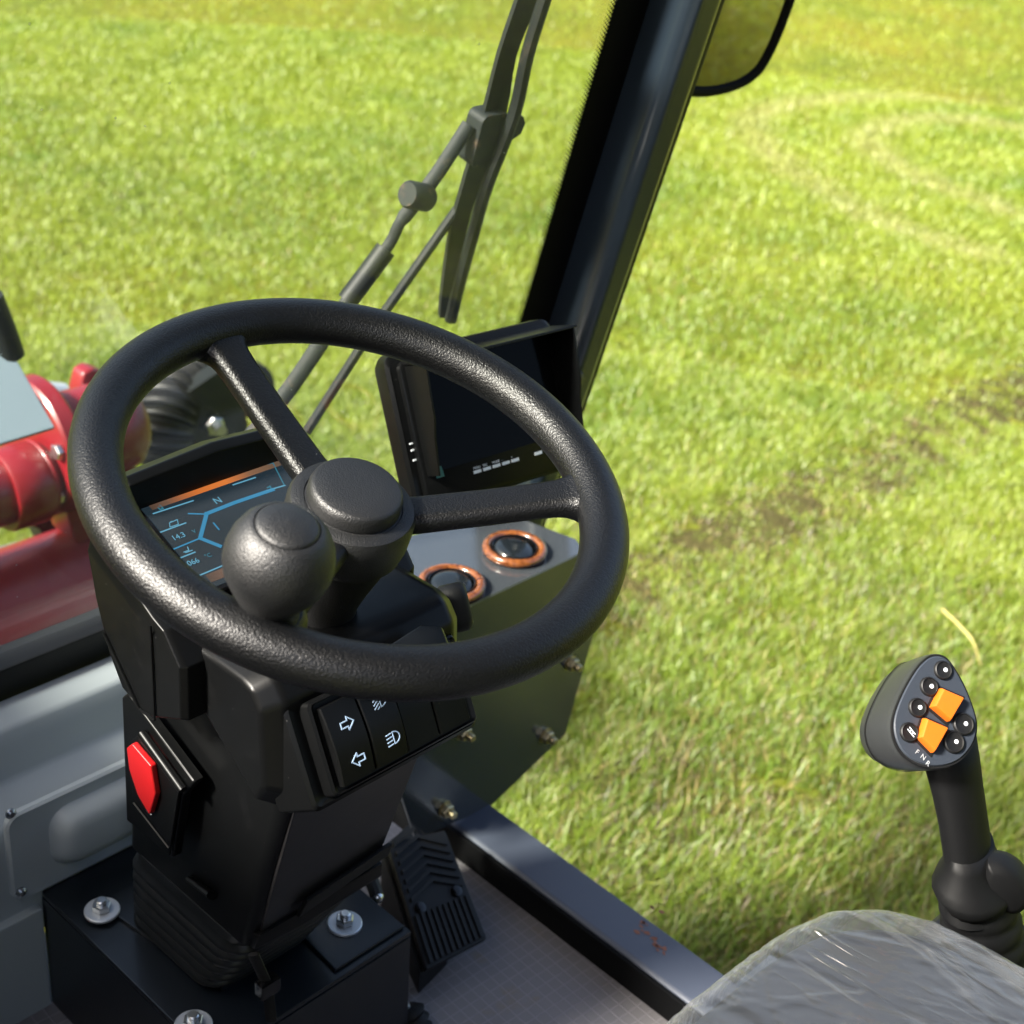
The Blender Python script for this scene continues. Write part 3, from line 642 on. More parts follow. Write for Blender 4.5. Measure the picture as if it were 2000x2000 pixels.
# move the display plane so that it sits on the housing
def dpos(x, y): return onp(x, y, D0, DN)
def dcr(cx_, cy_): return dpos((250+cx_/5.52)/S, (880+cy_/5.52)/S)
TL = dpos(270, 950); TRr = dpos(522, 863); BL = dpos(395, 1103)
dw = (TRr-TL).dot(EX); dh = (TL-BL).dot(DV); DB = Vector((TL.x, 0, 0))+Vector((0, BL.y, BL.z))
def dp(a_, b_, n_=0): return DB+EX*a_+DV*b_+DN*n_
ctr = dp(dw/2, dh/2)
def rr3(wd, h, r, n_): return [ctr+EX*p+DV*q+DN*n_ for p, q in rrect(wd, h, r, 6)]
bz = obj('display_bezel', MB().loft([rr3(dw+.022, dh+.020, .010, -.020), rr3(dw+.022, dh+.020, .010, .0005), rr3(dw+.019, dh+.017, .009, .002), rr3(dw+.012, dh+.010, .007, .002), rr3(dw+.010, dh+.008, .006, .0005)]), 'blackgloss', col, ang=30)
scn = obj('display_screen', MB().loft([rr3(dw+.010, dh+.008, .006, .0004), rr3(dw+.010, dh+.008, .006, .0009)]), 'screen', col)
def dl(p): q = dcr(*p)-DB; return q.dot(EX), q.dot(DV)
PN = DN*.0010
def orange_bar(nm, b0, b1):
    m = M['e_orange'].copy(); nt = m.node_tree; b = nt.nodes['Principled BSDF']
    tc = nt.nodes.new('ShaderNodeTexCoord'); sp = nt.nodes.new('ShaderNodeSeparateXYZ'); link(nt, tc.outputs['Generated'], sp.inputs[0])
    cr = nt.nodes.new('ShaderNodeValToRGB'); e = cr.color_ramp.elements
    e[0].color = (.10, .06, .04, 1); e[1].color = (.14, .10, .07, 1)
    for ps, c in ((.12, (.20, .11, .07, 1)), (.34, (.75, .20, .04, 1)), (.55, (.85, .24, .05, 1)), (.74, (.30, .15, .08, 1))):
        k = cr.color_ramp.elements.new(ps); k.color = c
    link(nt, sp.outputs[0], cr.inputs[0]); link(nt, cr.outputs[0], b.inputs['Emission Color'])
    obj(nm, MB().prism([dp(.002, b0, .0010), dp(dw, b0, .0010), dp(dw, b1, .0010), dp(.002, b1, .0010)], DN*.0002), m, scn)
orange_bar('status_bar', dh-.0095, dh-.0005)
orange_bar('status_bar', .0005, .0085)
def dlines(nm, ls, wd, m):
    t = MB(); t.strokes([[dl(p) for p in l_] for l_ in ls], wd, DB, EX, DV, off=.0010, th=.0002); return obj(nm, t, m, scn, flat=True)
dlines('screen_line', [[(270, 690), (700, 550)], [(1130, 380), (1370, 300)], [(350, 890), (620, 790)], [(505, 1190), (720, 1105)], [(770, 1355), (1030, 1245)], [(1500, 440), (1690, 385)]], .0011, 'e_pale')
dlines('screen_line', [[(460, 1085), (750, 965)], [(650, 690), (820, 695)]], .0012, 'e_blue')
dlines('gauge_outline', [[(1150, 570), (845, 690), (775, 955), (990, 1040)], [(1150, 570), (1560, 430)]], .0032, 'e_blue')
dlines('screen_line', [[(1400, 180), (1560, 145), (1680, 380)]], .0010, 'e_dim')
dlines('battery_icon', [[(445, 790), (450, 835), (540, 805), (530, 755), (445, 790)], [(455, 780), (475, 772)], [(505, 762), (522, 756)]], .0006, 'e_pale')
dlines('coolant_icon', [[(620, 1110), (690, 1085)], [(640, 1050), (655, 1095)], [(600, 1105), (640, 1090)]], .0008, 'e_pale')
dlines('screen_icon', [[(320, 625), (345, 600), (375, 635), (345, 645), (320, 625)], [(1500, 410), (1530, 395), (1540, 425)]], .0012, 'e_dim')
def dtext(body, size, p, m): q = dl(p); return text('screen_text', body, size, DB+EX*q[0]+DV*q[1]+PN, EX, DV, m, scn)
dtext('N', .0088, (945, 592), 'e_pale'); dtext('14.3', .0068, (488, 985), 'e_pale'); dtext('V', .0050, (705, 905), 'e_dim')
dtext('066', .0068, (655, 1258), 'e_pale'); dtext('°C', .0052, (840, 1175), 'e_dim'); dtext('1', .0120, (945, 880), 'e_blue')
# rocker switch box
RN = Vector((0, -.88, .47)).normalized(); RV = Vector((0, .47, .88)).normalized(); RO = Vector((.5615, .6375, .582))
def rp(a_, b_, n_=0): return RO+EX*a_+RV*b_+RN*n_
def rloop(x0, x1, y0, y1, r, n_): return [rp((x0+x1)/2, (y0+y1)/2, n_)+EX*p+RV*q for p, q in rrect(x1-x0, y1-y0, r, 4)]
obj('switch_housing', MB().loft([rloop(-.025, .146, -.014, .080, .007, -.050), rloop(-.021, .143, -.010, .075, .006, -.0105), rloop(-.018, .141, -.007, .072, .005, -.0085), rloop(-.0105, .139, -.005, .070, .004, -.0105), rloop(-.0085, .1385, -.004, .069, .004, -.0105), rloop(-.0065, .138, -.0035, .0685, .004, -.0020), rloop(-.0040, .137, -.002, .067, .003, -.0008), rloop(-.001, .1345, -.001, .066, .003, -.0030)]), 'shroud', col, ang=22)
rw4 = .0325
for k in range(4):
    x0 = .0012+k*rw4; x1 = x0+rw4-.0014; secs = []
    for i in range(9):
        f = i/8; b_ = .002+f*.060
        crown = .0055-.007*abs(f-.46)**1.6*1.6 if k < 2 else .002-.0018*abs(f-.5)
        secs.append([rp(x0, b_, -.004), rp(x0, b_, crown-.001), rp(x0+.001, b_, crown), rp(x1-.001, b_, crown), rp(x1, b_, crown-.001), rp(x1, b_, -.004)])
    rk = obj('rocker_switch', MB().loft(secs), 'shroud', col, ang=28)
    def rc(f): return .0055-.007*abs(f-.46)**1.6*1.6
    t = MB()
    if k == 0:
        for cy_, sg in ((.0445, 1), (.0165, -1)):
            ar = [(-.0055, -.0022), (.0006, -.0022), (.0006, -.0050), (.0062, 0), (.0006, .0050), (.0006, .0022), (-.0055, .0022), (-.0055, -.0022)]
            sk = .0045 if sg > 0 else .0075
            t.strokes([[(x0+.0145+sk*0+sg*a_+(.002 if sg > 0 else .003), cy_+b_*1.0) for a_, b_ in ar]], .0009, RO+RN*(rc((cy_-.002)/.06)), EX, RV, off=.0004)
        obj('arrow_symbol', t, 'iconblue', rk, flat=True)
    if k == 1:
        cy_ = .0185; cx_ = x0+.0185
        dd = [(cx_+.0006, cy_-.0045)]+[(cx_+.0006+.0058*math.cos(a_), cy_+.0045*math.sin(a_)) for a_ in [rad(-75+15*i) for i in range(11)]]+[(cx_+.0006, cy_+.0045), (cx_+.0006, cy_-.0045)]
        ls = [dd]+[[(cx_-.0055, cy_-.0042+i*.0028-.0004), (cx_-.0010, cy_-.0042+i*.0028+.0)] for i in range(4)]
        t.strokes(ls, .00075, RO+RN*rc((cy_-.002)/.06), EX, RV, off=.0004)
        cy_ = .0485; cx_ = x0+.0165
        dd = [(cx_+.0006, cy_-.0045)]+[(cx_+.0006+.0058*math.cos(a_), cy_+.0045*math.sin(a_)) for a_ in [rad(-75+15*i) for i in range(11)]]+[(cx_+.0006, cy_+.0045), (cx_+.0006, cy_-.0045)]
        ls = [dd]+[[(cx_-.0055, cy_-.0060+i*.0028-.0012), (cx_-.0010, cy_-.0042+i*.0028)] for i in range(4)]
        t.strokes(ls, .00075, RO+RN*rc((cy_-.002)/.06), EX, RV, off=.0004)
        obj('headlamp_symbol', t, 'iconblue', rk, flat=True)
# red rocker on its own plate, left side
XP = .533
pl_ = [atX(a_, b_, XP) for a_, b_ in ((229, 1316), (240, 1307), (367, 1477), (344, 1502), (325, 1620), (238, 1548))]
obj('switch_plate', MB().prism(pl_, (.010, 0, 0)), 'shroud', col, .0025, 3)
pl2 = [atX(a_, b_, XP-.001) for a_, b_ in ((249, 1398), (264, 1386), (342, 1494), (327, 1592), (256, 1502))]
obj('switch_frame', MB().prism(pl2, (-.003, 0, 0)), 'shroud', col, .001)
obj('frame_rail', MB().tube([atX(268, 1383, XP-.005), atX(345, 1491, XP-.005)], .0042, 12), 'shroud', col)
rs = [(250, 1406), (260, 1398), (296, 1440), (304, 1494), (293, 1532), (271, 1495), (255, 1446)]
sw = obj('red_switch', MB().prism([atX(a_, b_, XP-.004) for a_, b_ in rs], (-.006, 0, 0)), 'redsw', col, .0016, 3, label='red rocker on the left of the column')
t = MB(); qs = [atX(a_, b_, XP-.0075) for a_, b_ in ((272, 1512), (283, 1518), (279, 1530), (286, 1537))]
t.tube(qs[:2], .0006, 5); t.tube(qs[2:], .0006, 5); t.tube([qs[0], qs[2]], .0006, 5); obj('switch_symbol', t, 'white', col)
t = MB(); t.tube([atX(252, 1515, XP-.002), atX(318, 1600, XP-.002)], .0009, 5); t.tube([atX(322, 1585, XP-.002), atX(320, 1612, XP-.002)], .0009, 5); obj('plate_relief', t, 'shroud', col)
# ignition key
kq = onp(846, 1150, (.757, .725, .615), (0, -1, .4))
mb = MB().lathe([(.018, -.030), (.018, -.004), (.0165, -.002), (0, -.002)], kq+Vector((-.012, .008, 0)), Vector((.75, -.55, .25)), 32, caps=False); obj('ignition_barrel', mb, 'shroud', col, ang=30)
kax = Vector((.75, -.55, .25)).normalized(); ku = Vector((0, .35, 1)); ku = (ku-kax*ku.dot(kax)).normalized(); kw = kax.cross(ku)
mb = MB().loft([[kq+kax*z_+ku*p*k_+kw*q*k_ for p, q in rrect(.042, .024, .0118, 8)] for z_, k_ in ((-.006, .9), (-.003, 1), (.012, 1), (.016, .9), (.018, .7))]); obj('ignition_key', mb, 'black', col, ang=50)
# right side trim rails by the key
tr_ = [atZ(a_, b_, .664) for a_, b_ in ((700, 1235), (792, 1176), (836, 1180), (852, 1222), (820, 1262), (700, 1262))]
obj('switch_surround', MB().prism(tr_, (0, 0, -.02)), 'shroud', col, .004, 3)
# ------------------------------------------------------------------ side console
CY = .90
con = thing('side_console', (1.0, .95, .14), 'slate grey metal side console right of the column with two round air vents', 'console')
CT = .442
fpoly = [(.80, CT), (.80, .30), (.868, .262), (.905, .155), (1.024, .137), (1.146, .182), (1.174, .313), (1.136, CT)]
obj('front_panel', MB().prism([(a_, CY, b_) for a_, b_ in fpoly], (0, .004, 0)), 'console', con, .0012)
obj('top_panel', MB().prism([(.80, CY+.001, CT+.001), (1.138, CY+.001, CT+.001), (1.150, .925, CT+.001), (1.128, 1.02, CT+.001), (.97, 1.05, CT+.001), (.80, 1.06, CT+.001)], (0, 0, -.004)), 'console', con, .0012)
obj('inner_side', MB().prism([(.798, CY+.004, CT-.004), (.798, CY+.004, .30), (.866, CY+.004, .262), (.903, CY+.004, .155), (.903, 1.05, .155), (.80, 1.05, .30), (.80, 1.05, CT-.004)][:0] or [(.905, CY+.005, .155), (.868, CY+.005, .262), (.868, 1.04, .262), (.905, 1.04, .155)], (.003, 0, .001)), 'black', con)  # shadow beside the front panel put into this side as black
obj('outer_side', MB().prism([(1.171, CY+.005, .313), (1.143, CY+.005, .184), (1.143, 1.03, .184), (1.171, 1.03, .313)], (-.003, 0, .001)), 'console', con)
def vent(px, py, turn):
    c = atZ(px, py, CT+.006); c.z = CT+.001
    vb = obj('vent_ring', MB().torus((c.x, c.y, CT+.0065), (0, 0, 1), .0312, .0050, 56, 14), 'wood', con, ang=180)
    obj('vent_bezel', MB().lathe([(.0260, 0), (.0262, .0075), (.0250, .0092), (.0240, .0085), (.0238, .004)], c, (0, 0, 1), 48, caps=False), 'blackgloss', vb, ang=40)
    n_ = Vector((math.sin(turn)*.12, -.10, 1)).normalized()
    t = MB().lathe([(.0240, .002), (.0232, .0052), (.0205, .0080), (.015, .0100), (.008, .0108), (0, .0110)], c, n_, 44, caps=False)
    obj('vent_disc', t, 'ventdisc', vb, ang=80)
    dx = Vector((math.cos(turn), math.sin(turn), 0)); dx = (dx-n_*dx.dot(n_)).normalized()
    t = MB().lathe([(.0072, -.0002), (.0066, .0006), (.0055, .0003), (.004, -.0008), (0, -.0016)], c+dx*.0115+n_*.0102, (n_+dx*.28).normalized(), 28, caps=False)
    obj('vent_thumb_dimple', t, 'ventdisc', vb, ang=80)
vent(971, 1036, .9); vent(852, 1102, -.4)
for k, (px, py) in enumerate(((1075, 1250), (1028, 1387), (872, 1380), (838, 1525))):
    q = atY(px, py, CY); d = Vector((0, -1, 0))
    bo = obj('bolt', MB().lathe([(.0098, 0), (.0098, .0016), (.0055, .0018), (.0055, .004)], q, d, 20), 'zinc', con)
    mb = MB(); hexnut(mb, q+d*.0018, d, .0085, .0075); obj('nut', mb, 'zinc', bo, ang=20)
    mb = MB().lathe([(.0046, 0), (.0046, .007), (.0036, .0085)], q+d*.0092, d, 14); obj('stud', mb, 'zinc', bo)

# ------------------------------------------------------------------ monitor
a_, b_ = rad(26), math.atan(.11)
mx = Vector((math.cos(b_), -math.sin(b_), 0)); mn = Vector((-math.sin(b_)*math.cos(a_), -math.cos(b_)*math.cos(a_), math.sin(a_))); mv = mn.cross(mx)
if mv.z < 0: mv = -mv
MO = atY(740, 690, .90)
def mp_(u, v, n_=0): return MO+mx*u+mv*v+mn*n_
mon = thing('reversing_monitor', mp_(.09, -.13, -.03), 'black reversing camera monitor with sunshade beside the pillar', 'monitor')
def mloop(u0, u1, v0, v1, r, n_, k=5): return [mp_((u0+u1)/2+p, (v0+v1)/2+q, n_) for p, q in rrect(u1-u0, v1-v0, r, k)]
obj('back_shell', MB().loft([mloop(-.004, .186, -.134, .006, .010, -.024), mloop(-.006, .188, -.136, .010, .012, -.018), mloop(-.006, .188, -.136, .010, .012, -.004), mloop(-.003, .185, -.133, .006, .010, -.001)]), 'shroud', mon, ang=40)
obj('front_frame', MB().loft([mloop(.004, .180, -.132, .002, .008, -.002), mloop(.004, .180, -.132, .002, .008, .004), mloop(.006, .178, -.130, .000, .007, .0055)]), 'shroud', mon, ang=40)
obj('screen', MB().prism([mp_(.016, -.101, .0060), mp_(.172, -.101, .0060), mp_(.172, -.004, .0060), mp_(.016, -.004, .0060)], mn*.0006), 'matscreen', mon)
hd = MB()
hd.loft([[mp_(.008, -.002, .004), mp_(.182, -.002, .004), mp_(.182, .002, .004), mp_(.008, .002, .004)], [mp_(.006, -.003, .040), mp_(.184, -.003, .040), mp_(.184, -.0005, .040), mp_(.006, -.0005, .040)]])
hood = obj('sunshade_top', hd, 'shroud', mon, .0008)
def flap(u):
    pr = [(.0, .004), (.0, .039), (-.012, .038), (-.030, .036), (-.048, .035), (-.066, .029), (-.084, .026), (-.100, .024), (-.100, .004)]
    return MB().prism([mp_(u, q-.003, n_) for q, n_ in pr], mx*.002)
obj('sunshade_side', flap(.0085), 'shroud', mon, .0006); obj('sunshade_side', flap(.1795), 'shroud', mon, .0006)
for i in range(7):
    u = .058+i*.0112+(.006 if i == 6 else 0); v = -.1115+(.0 if i < 5 else .0)
    if i == 5: continue
    obj('button', MB().prism([mp_(u, v-.0014, .0060), mp_(u+.0088, v-.0014, .0060), mp_(u+.0088, v+.0014, .0060), mp_(u, v+.0014, .0060)], mn*.0008), 'white', mon)
for i, tx in enumerate(('MENU', 'SRC', 'MODE', '-', '+')):
    text('button_text', tx, .0030, mp_(.0585+i*.0112, -.1088, .0060), mx, mv, 'white', mon)
M['teal'] = mat('teal_sticker', (.01, .16, .14), .4)
obj('sticker', MB().prism([mp_(.017, -.107, .0060), mp_(.026, -.107, .0060), mp_(.024, -.097, .0068), mp_(.017, -.097, .0068)], mn*.0005), 'teal', mon)
for dz in (-.072, -.078, -.087):
    obj('edge_mark', MB().prism([mp_(.001, dz, -.0008), mp_(.010, dz+.0003, -.0008), mp_(.010, dz+.0018, -.0008), mp_(.001, dz+.0015, -.0008)], mn*.0010), 'white', mon)
obj('bracket_arm', MB().tube([mp_(.10, -.07, -.02), mp_(.16, -.09, -.06), (1.205, 1.0, .60)], .012, 12), 'black', mon)

# ------------------------------------------------------------------ pedal
pt = rad(28); pn = Vector((0, -math.sin(pt), math.cos(pt))); p0 = atZ(860, 1800, .14)
pc = [onp(a_, b_, p0, pn) for a_, b_ in ((730, 1590), (840, 1565), (920, 1770), (805, 1830))]
ped = thing('accelerator_pedal', (pc[2]+pc[3])/2-Vector((0, 0, .04)), 'black rubber ribbed accelerator pedal on the cab floor', 'pedal')
obj('pedal_plate', MB().prism([p-pn*.010 for p in pc], pn*.010), 'black', ped, .003)
def pb(u, v, n_=0): return (pc[3]*(1-u)+pc[2]*u)*(1-v)+(pc[0]*(1-u)+pc[1]*u)*v+pn*n_
for i in range(10):
    u = .06+i*.092
    obj('rib', MB().prism([pb(u, .03), pb(u+.05, .03), pb(u+.05, .40), pb(u, .40)], pn*.0035), 'black', ped)
for i in range(7):
    v = .50+i*.075
    obj('chevron_rib', MB().prism([pb(.08, v), pb(.50, v+.10), pb(.50, v+.135), pb(.08, v+.035)], pn*.003), 'black', ped)
    if v < .93: obj('chevron_rib', MB().prism([pb(.50, v+.10), pb(.92, v-.02), pb(.92, v+.015), pb(.50, v+.135)], pn*.003), 'black', ped)
for u, v in ((.18, .44), (.80, .46)):
    obj('pedal_screw', MB().lathe([(.006, 0), (.006, .003), (.003, .004)], pb(u, v), pn, 14), 'blackgloss', ped)
side = [pc[0]-pn*.010, pc[3]-pn*.010, Vector((pc[3].x, pc[3].y+.005, .105)), Vector((pc[0].x, pc[0].y, .105))]
obj('pedal_base', MB().prism([p+Vector((-.004, 0, 0)) for p in side], (.05, .01, 0)), 'black', ped, .002)

# small rod with rubber boot, clip and cable by the pedal
lv = thing('linkage_rod', atZ(760, 1915, .11), 'thin steel rod with a black rubber boot standing beside the bracket', 'rod')
ra, rb = Vector(atX(735, 1835, .748)), Vector(atZ(768, 1905, .13))
obj('rod', MB().tube([ra, rb], .0048, 14), 'steel', lv)
obj('boot', MB().lathe([(.010, 0), (.017, .004), (.012, .009), (.018, .014), (.013, .019), (.017, .024), (.010, .030)], rb+(ra-rb).normalized()*-.028, (ra-rb).normalized(), 24), 'black', lv, ang=60)
bj = thing('ball_joint', atX(712, 1695, .75), 'small shiny ball joint with dark link between column and pedal', 'ball joint')
q = atX(712, 1692, .75)
t = MB().lathe([(0, -.006), (.005, -.004), (.0065, 0), (.005, .004), (0, .006)], q, (0, 0, 1), 20, caps=False); obj('ball', t, 'steel', bj, ang=180)
obj('link_arm', MB().tube([q, q+Vector((.012, .03, .01)), q+Vector((.03, .07, .02)), q+Vector((.05, .09, .01))], .007, 10), 'black', bj)
ct = thing('cable_tie', atZ(505, 1880, .25), 'black cable tie hanging over the bracket front edge', 'cable tie')
e0 = atY(478, 1800, .735); e1 = atY(505, 1860, .728); e2 = atY(512, 1925, .722)
obj('strap', MB().tube([e0, (e0+e1)/2, e1, e2], .005, 10, squash=.5), 'black', ct)
obj('tie_head', MB().box(e1, (.020, .012, .016)), 'blackgloss', ct, .002)

# ------------------------------------------------------------------ joystick
J = CAM+ray(1735, 1340)*1.10
bk = -ray(1735, 1340).normalized(); rt = (Rt-bk*Rt.dot(bk)).normalized(); uu = bk.cross(rt)
jn = (bk*.84+rt*.50+uu*.10).normalized()
joy = thing('joystick', onp(1860, 1800, J, (bk.x, bk.y, 0)), 'black joystick grip with orange rockers beside the seat', 'joystick')
def jp(cx_, cy_, n_=0): return onp((1650+cx_/6.44)/S, (1250+cy_/6.44)/S, J, jn)+jn*n_
outl = [(1175, 175), (1260, 205), (1340, 290), (1430, 430), (1510, 580), (1580, 750), (1640, 930), (1665, 1090), (1640, 1260), (1560, 1410), (1440, 1530), (1290, 1600), (1110, 1620), (920, 1580), (760, 1490), (660, 1370), (600, 1220), (585, 1060), (620, 890), (700, 690), (800, 500), (910, 330), (1020, 220), (1100, 180)]
ol = [jp(*p) for p in outl]; oc = sum(ol, Vector())/len(ol)
def jring(k, n_): return [oc+(p-oc)*k+jn*n_ for p in smoothcurve(ol+[ol[0]], 3)[:-1]]
hd_ = MB().loft([jring(.52, -.066), jring(.74, -.063), jring(.88, -.055), jring(.965, -.042), jring(1.0, -.026), jring(1.015, -.010), jring(1.01, -.003), jring(.985, 0)])
obj('head', hd_, 'joyhead', joy, ang=60)
obj('head_seam', MB().loft([jring(.972, -.0420), jring(.990, -.0405), jring(.985, -.0390)], caps=False), 'black', joy)
jf = obj('control_face', MB().loft([jring(.955, -.001), jring(.955, .0008), jring(.935, .0018)]), 'joyface', joy, ang=30)
obj('face_rim', MB().loft([jring(1.0, -.0015), jring(.995, .0004), jring(.965, .0004), jring(.958, -.001)], caps=False), 'black', joy, ang=40)
fu = (jp(1100, 900)-jp(1000, 900)).normalized(); fv = jn.cross(fu)
for k, (x_, y_, r_) in enumerate(((1210, 385, .0072), (1035, 590, .0072), (890, 855, .0072), (785, 1165, .0073), (1465, 1060, .0085), (1345, 1285, .0085))):
    c = jp(x_, y_, .0018)
    bt = obj('push_button', MB().lathe([(r_, -.002), (r_, .0012), (r_*.95, .0022), (r_*.86, .0026), (r_*.8, .0016), (r_*.4, .0010), (0, .0009)], c, jn, 32, caps=False), 'black', joy, ang=40)
    if k != 3:
        obj('white_dot', MB().lathe([(.0016, 0), (.0016, .0005), (.0013, .0007), (0, .0007)], jp(x_+32, y_-2, .0028), jn, 16, caps=False), 'white', bt)
    else:
        t = MB(); e1 = (jp(1080, 1000)-jp(1000, 900)).normalized(); e2 = jn.cross(e1)
        c2 = jp(x_+30, y_-2, .0026)
        t.strokes([[(-.0035, -.0011), (.0035, -.0011)], [(-.0035, .0011), (.0035, .0011)], [(-.0012, -.0011), (-.0012, .0011)], [(.0012, -.0011), (.0012, .0011)]], .0006, c2, e1, e2); obj('hash_symbol', t, 'white', bt, flat=True)
for (a0, a1, a2, a3) in (((1160, 612), (1445, 735), (1265, 1040), (1040, 850)), ((955, 985), (1245, 1110), (1065, 1430), (880, 1240))):
    c0 = [jp(*p) for p in (a0, a1, a2, a3)]; cc = sum(c0, Vector())/4
    mid = [(c0[0]+c0[3])/2, (c0[1]+c0[2])/2]
    obj('rocker_well', MB().prism([cc+(p-cc)*1.22+jn*.0008 for p in c0], jn*.0014), 'black', joy, .0004)
    bev = [[cc+(p-cc)*1.0+jn*.001 for p in c0], [cc+(p-cc)*.98+jn*.006 for p in c0], [cc+(p-cc)*.86+jn*.0092 for p in c0]]
    obj('orange_rocker', MB().loft(bev), 'orange', joy, .0008)
for tx, (x_, y_) in (('F', (860, 1420)), ('N', (925, 1475)), ('R', (990, 1560))):
    e1 = (jp(960, 990)-jp(860, 900)).normalized(); e2 = jn.cross(e1)
    text('face_text', tx, .0052, jp(x_, y_, .0019), e1, e2, 'washer', joy)
hz = Vector((bk.x, bk.y, 0)).normalized(); jm = oc-jn*.035
def jv(x, y, d=0): return onp(x, y, jm, hz)-hz*d
sx = R0
def jsec(x, y, w_, dpt, n=20):
    c = jv(x, y); return [c+sx*math.cos(2*math.pi*i/n)*w_+hz*math.sin(2*math.pi*i/n)*dpt for i in range(n)]
PXM = FPX/1.13/S     # photo points per metre there
hs = [(1788, 1385, 54, .024), (1797, 1440, 54, .024), (1807, 1490, 50, .025), (1817, 1545, 48, .026), (1825, 1600, 48, .027), (1828, 1640, 50, .028), (1832, 1672, 58, .032), (1838, 1700, 66, .036)]
obj('grip', MB().loft([jsec(x_, y_, w_/PXM, d_) for x_, y_, w_, d_ in hs]), 'joyblack', joy, ang=80)
rest = [(1828, 1592, 48.5, .0275), (1830, 1612, 51, .030), (1832, 1630, 59, .033), (1835, 1648, 74, .036), (1838, 1662, 84, .039), (1841, 1670, 83, .039), (1843, 1680, 76, .036), (1844, 1690, 70, .034)]
obj('hand_rest', MB().loft([jsec(x_, y_, w_/PXM, d_) for x_, y_, w_, d_ in rest]), 'joyblack', joy, ang=80)
kb = jv(1900, 1662); k1 = (sx*.55+Vector((0, 0, -.83))).normalized(); k2 = (sx*.83+Vector((0, 0, .55))).normalized()
def fin(k, dz):
    pr = [(-.030, -.004), (-.022, .006), (-.008, .013), (.010, .015), (.024, .010), (.030, .0), (.022, -.010), (.004, -.014), (-.016, -.012)]
    return [kb+k1*p*k+k2*q*k+hz*dz for p, q in pr]
fm = MB().loft([[p for p in smoothcurve(fin(k, dz)+[fin(k, dz)[0]], 4)[:-1]] for dz, k in ((-.016, .6), (-.012, .88), (-.004, 1.0), (.006, 1.0), (.011, .9), (.014, .65))])
obj('thumb_rest', fm, 'joyblack', joy, ang=80)
bs = []
for i in range(49):
    f = i/48; y_ = 1686+f*215; w_ = 73+20*f+6*abs(math.sin(i*math.pi/8)); bs.append(jsec(1844+f*30, y_, w_/PXM, w_/PXM))
obj('rubber_boot', MB().loft(bs), 'joyblack', joy, ang=90)
bb = jv(1880, 1900); obj('armrest_base', MB().box(bb+Vector((.03, -.02, -.07)), (.16, .22, .14)), 'black', joy, .012, 3)

# ------------------------------------------------------------------ seat
seat = thing('driver_seat', (.60, .12, FZ), 'dark seat cushion still wrapped in wrinkled clear plastic film', 'seat')
SX0, SX1, SY0, SY1, SZ = .34, .857, -.16, .374, .526
def cushion(off, nr, na, wrinkle=False):
    cx_, cy_ = (SX0+SX1)/2, (SY0+SY1)/2; hx, hy = (SX1-SX0)/2+off, (SY1-SY0)/2+off
    th = np.linspace(0, 2*np.pi, na, endpoint=False)
    ln = (np.abs(np.cos(th))**5+np.abs(np.sin(th))**5)**(1/5); eu, ev = np.cos(th)/ln, np.sin(th)/ln
    t_ = np.linspace(0, 1, nr+1)[1:]**.8
    a_ = np.clip((t_-.80)/.20, 0, 1)*rad(118)
    k = np.where(t_ < .8, t_/.8*.915, .915+.085*np.sin(np.minimum(a_, rad(90))))-.03*np.maximum(0, a_-rad(90))
    z = np.where(t_ < .8, 0, -.048*(1-np.cos(a_)))-np.maximum(0, a_-rad(90))*.10
    A = np.zeros((nr, na, 3)); A[..., 0] = cx_+hx*eu[None]*k[:, None]; A[..., 1] = cy_+hy*ev[None]*k[:, None]
    A[..., 2] = SZ+off+z[:, None]-.010+.014*(1-np.minimum(t_, 1)**2*.8)[:, None]
    if wrinkle:
        r_ = np.random.default_rng(5)
        du = np.roll(A, -1, 1)-np.roll(A, 1, 1); dv = np.gradient(A, axis=0); N = np.cross(du, dv); N /= (np.linalg.norm(N, axis=2, keepdims=True)+1e-9)
        if N[:nr//2, :, 2].mean() < 0: N = -N
        h = np.zeros((nr, na))
        for i in range(330):
            q = r_.random(); fx, fy_ = r_.uniform(.45, .88), r_.uniform(.0, .40)
            an = rad(-72)+r_.normal(0, .22) if q < .62 else (rad(-25)+r_.normal(0, .3) if q < .85 else r_.uniform(0, math.pi))
            l_ = r_.uniform(.06, .30) if q < .62 else r_.uniform(.02, .09); wd = r_.uniform(.0009, .0032); am = wd*r_.uniform(.12, .30)*r_.choice([1, 1, -1]); cv = r_.normal(0, 1.2)
            dx, dy = A[..., 0]-fx, A[..., 1]-fy_; al = dx*math.cos(an)+dy*math.sin(an); ac = -dx*math.sin(an)+dy*math.cos(an)+cv*al*al
            h += am*np.exp(-(ac/wd)**2)*np.exp(-(al/l_)**4)
        A = A+N*h[..., None]
    mb = MB(); vs = [Vector(p) for p in A.reshape(-1, 3)]+[Vector((cx_, cy_, SZ+off+.004))]; c0_ = len(vs)-1
    mb.add(vs, [[j*na+i, j*na+(i+1) % na, (j+1)*na+(i+1) % na, (j+1)*na+i] for j in range(nr-1) for i in range(na)]+[[c0_, (i+1) % na, i] for i in range(na)])
    return mb
obj('seat_cushion', cushion(0, 40, 96), 'fabric', seat, ang=180)
obj('plastic_film', cushion(.009, 220, 620, True), 'film', seat, ang=180)
obj('seat_base', MB().box((.60, .10, .26), (.40, .40, .30)), 'black', seat, .02)

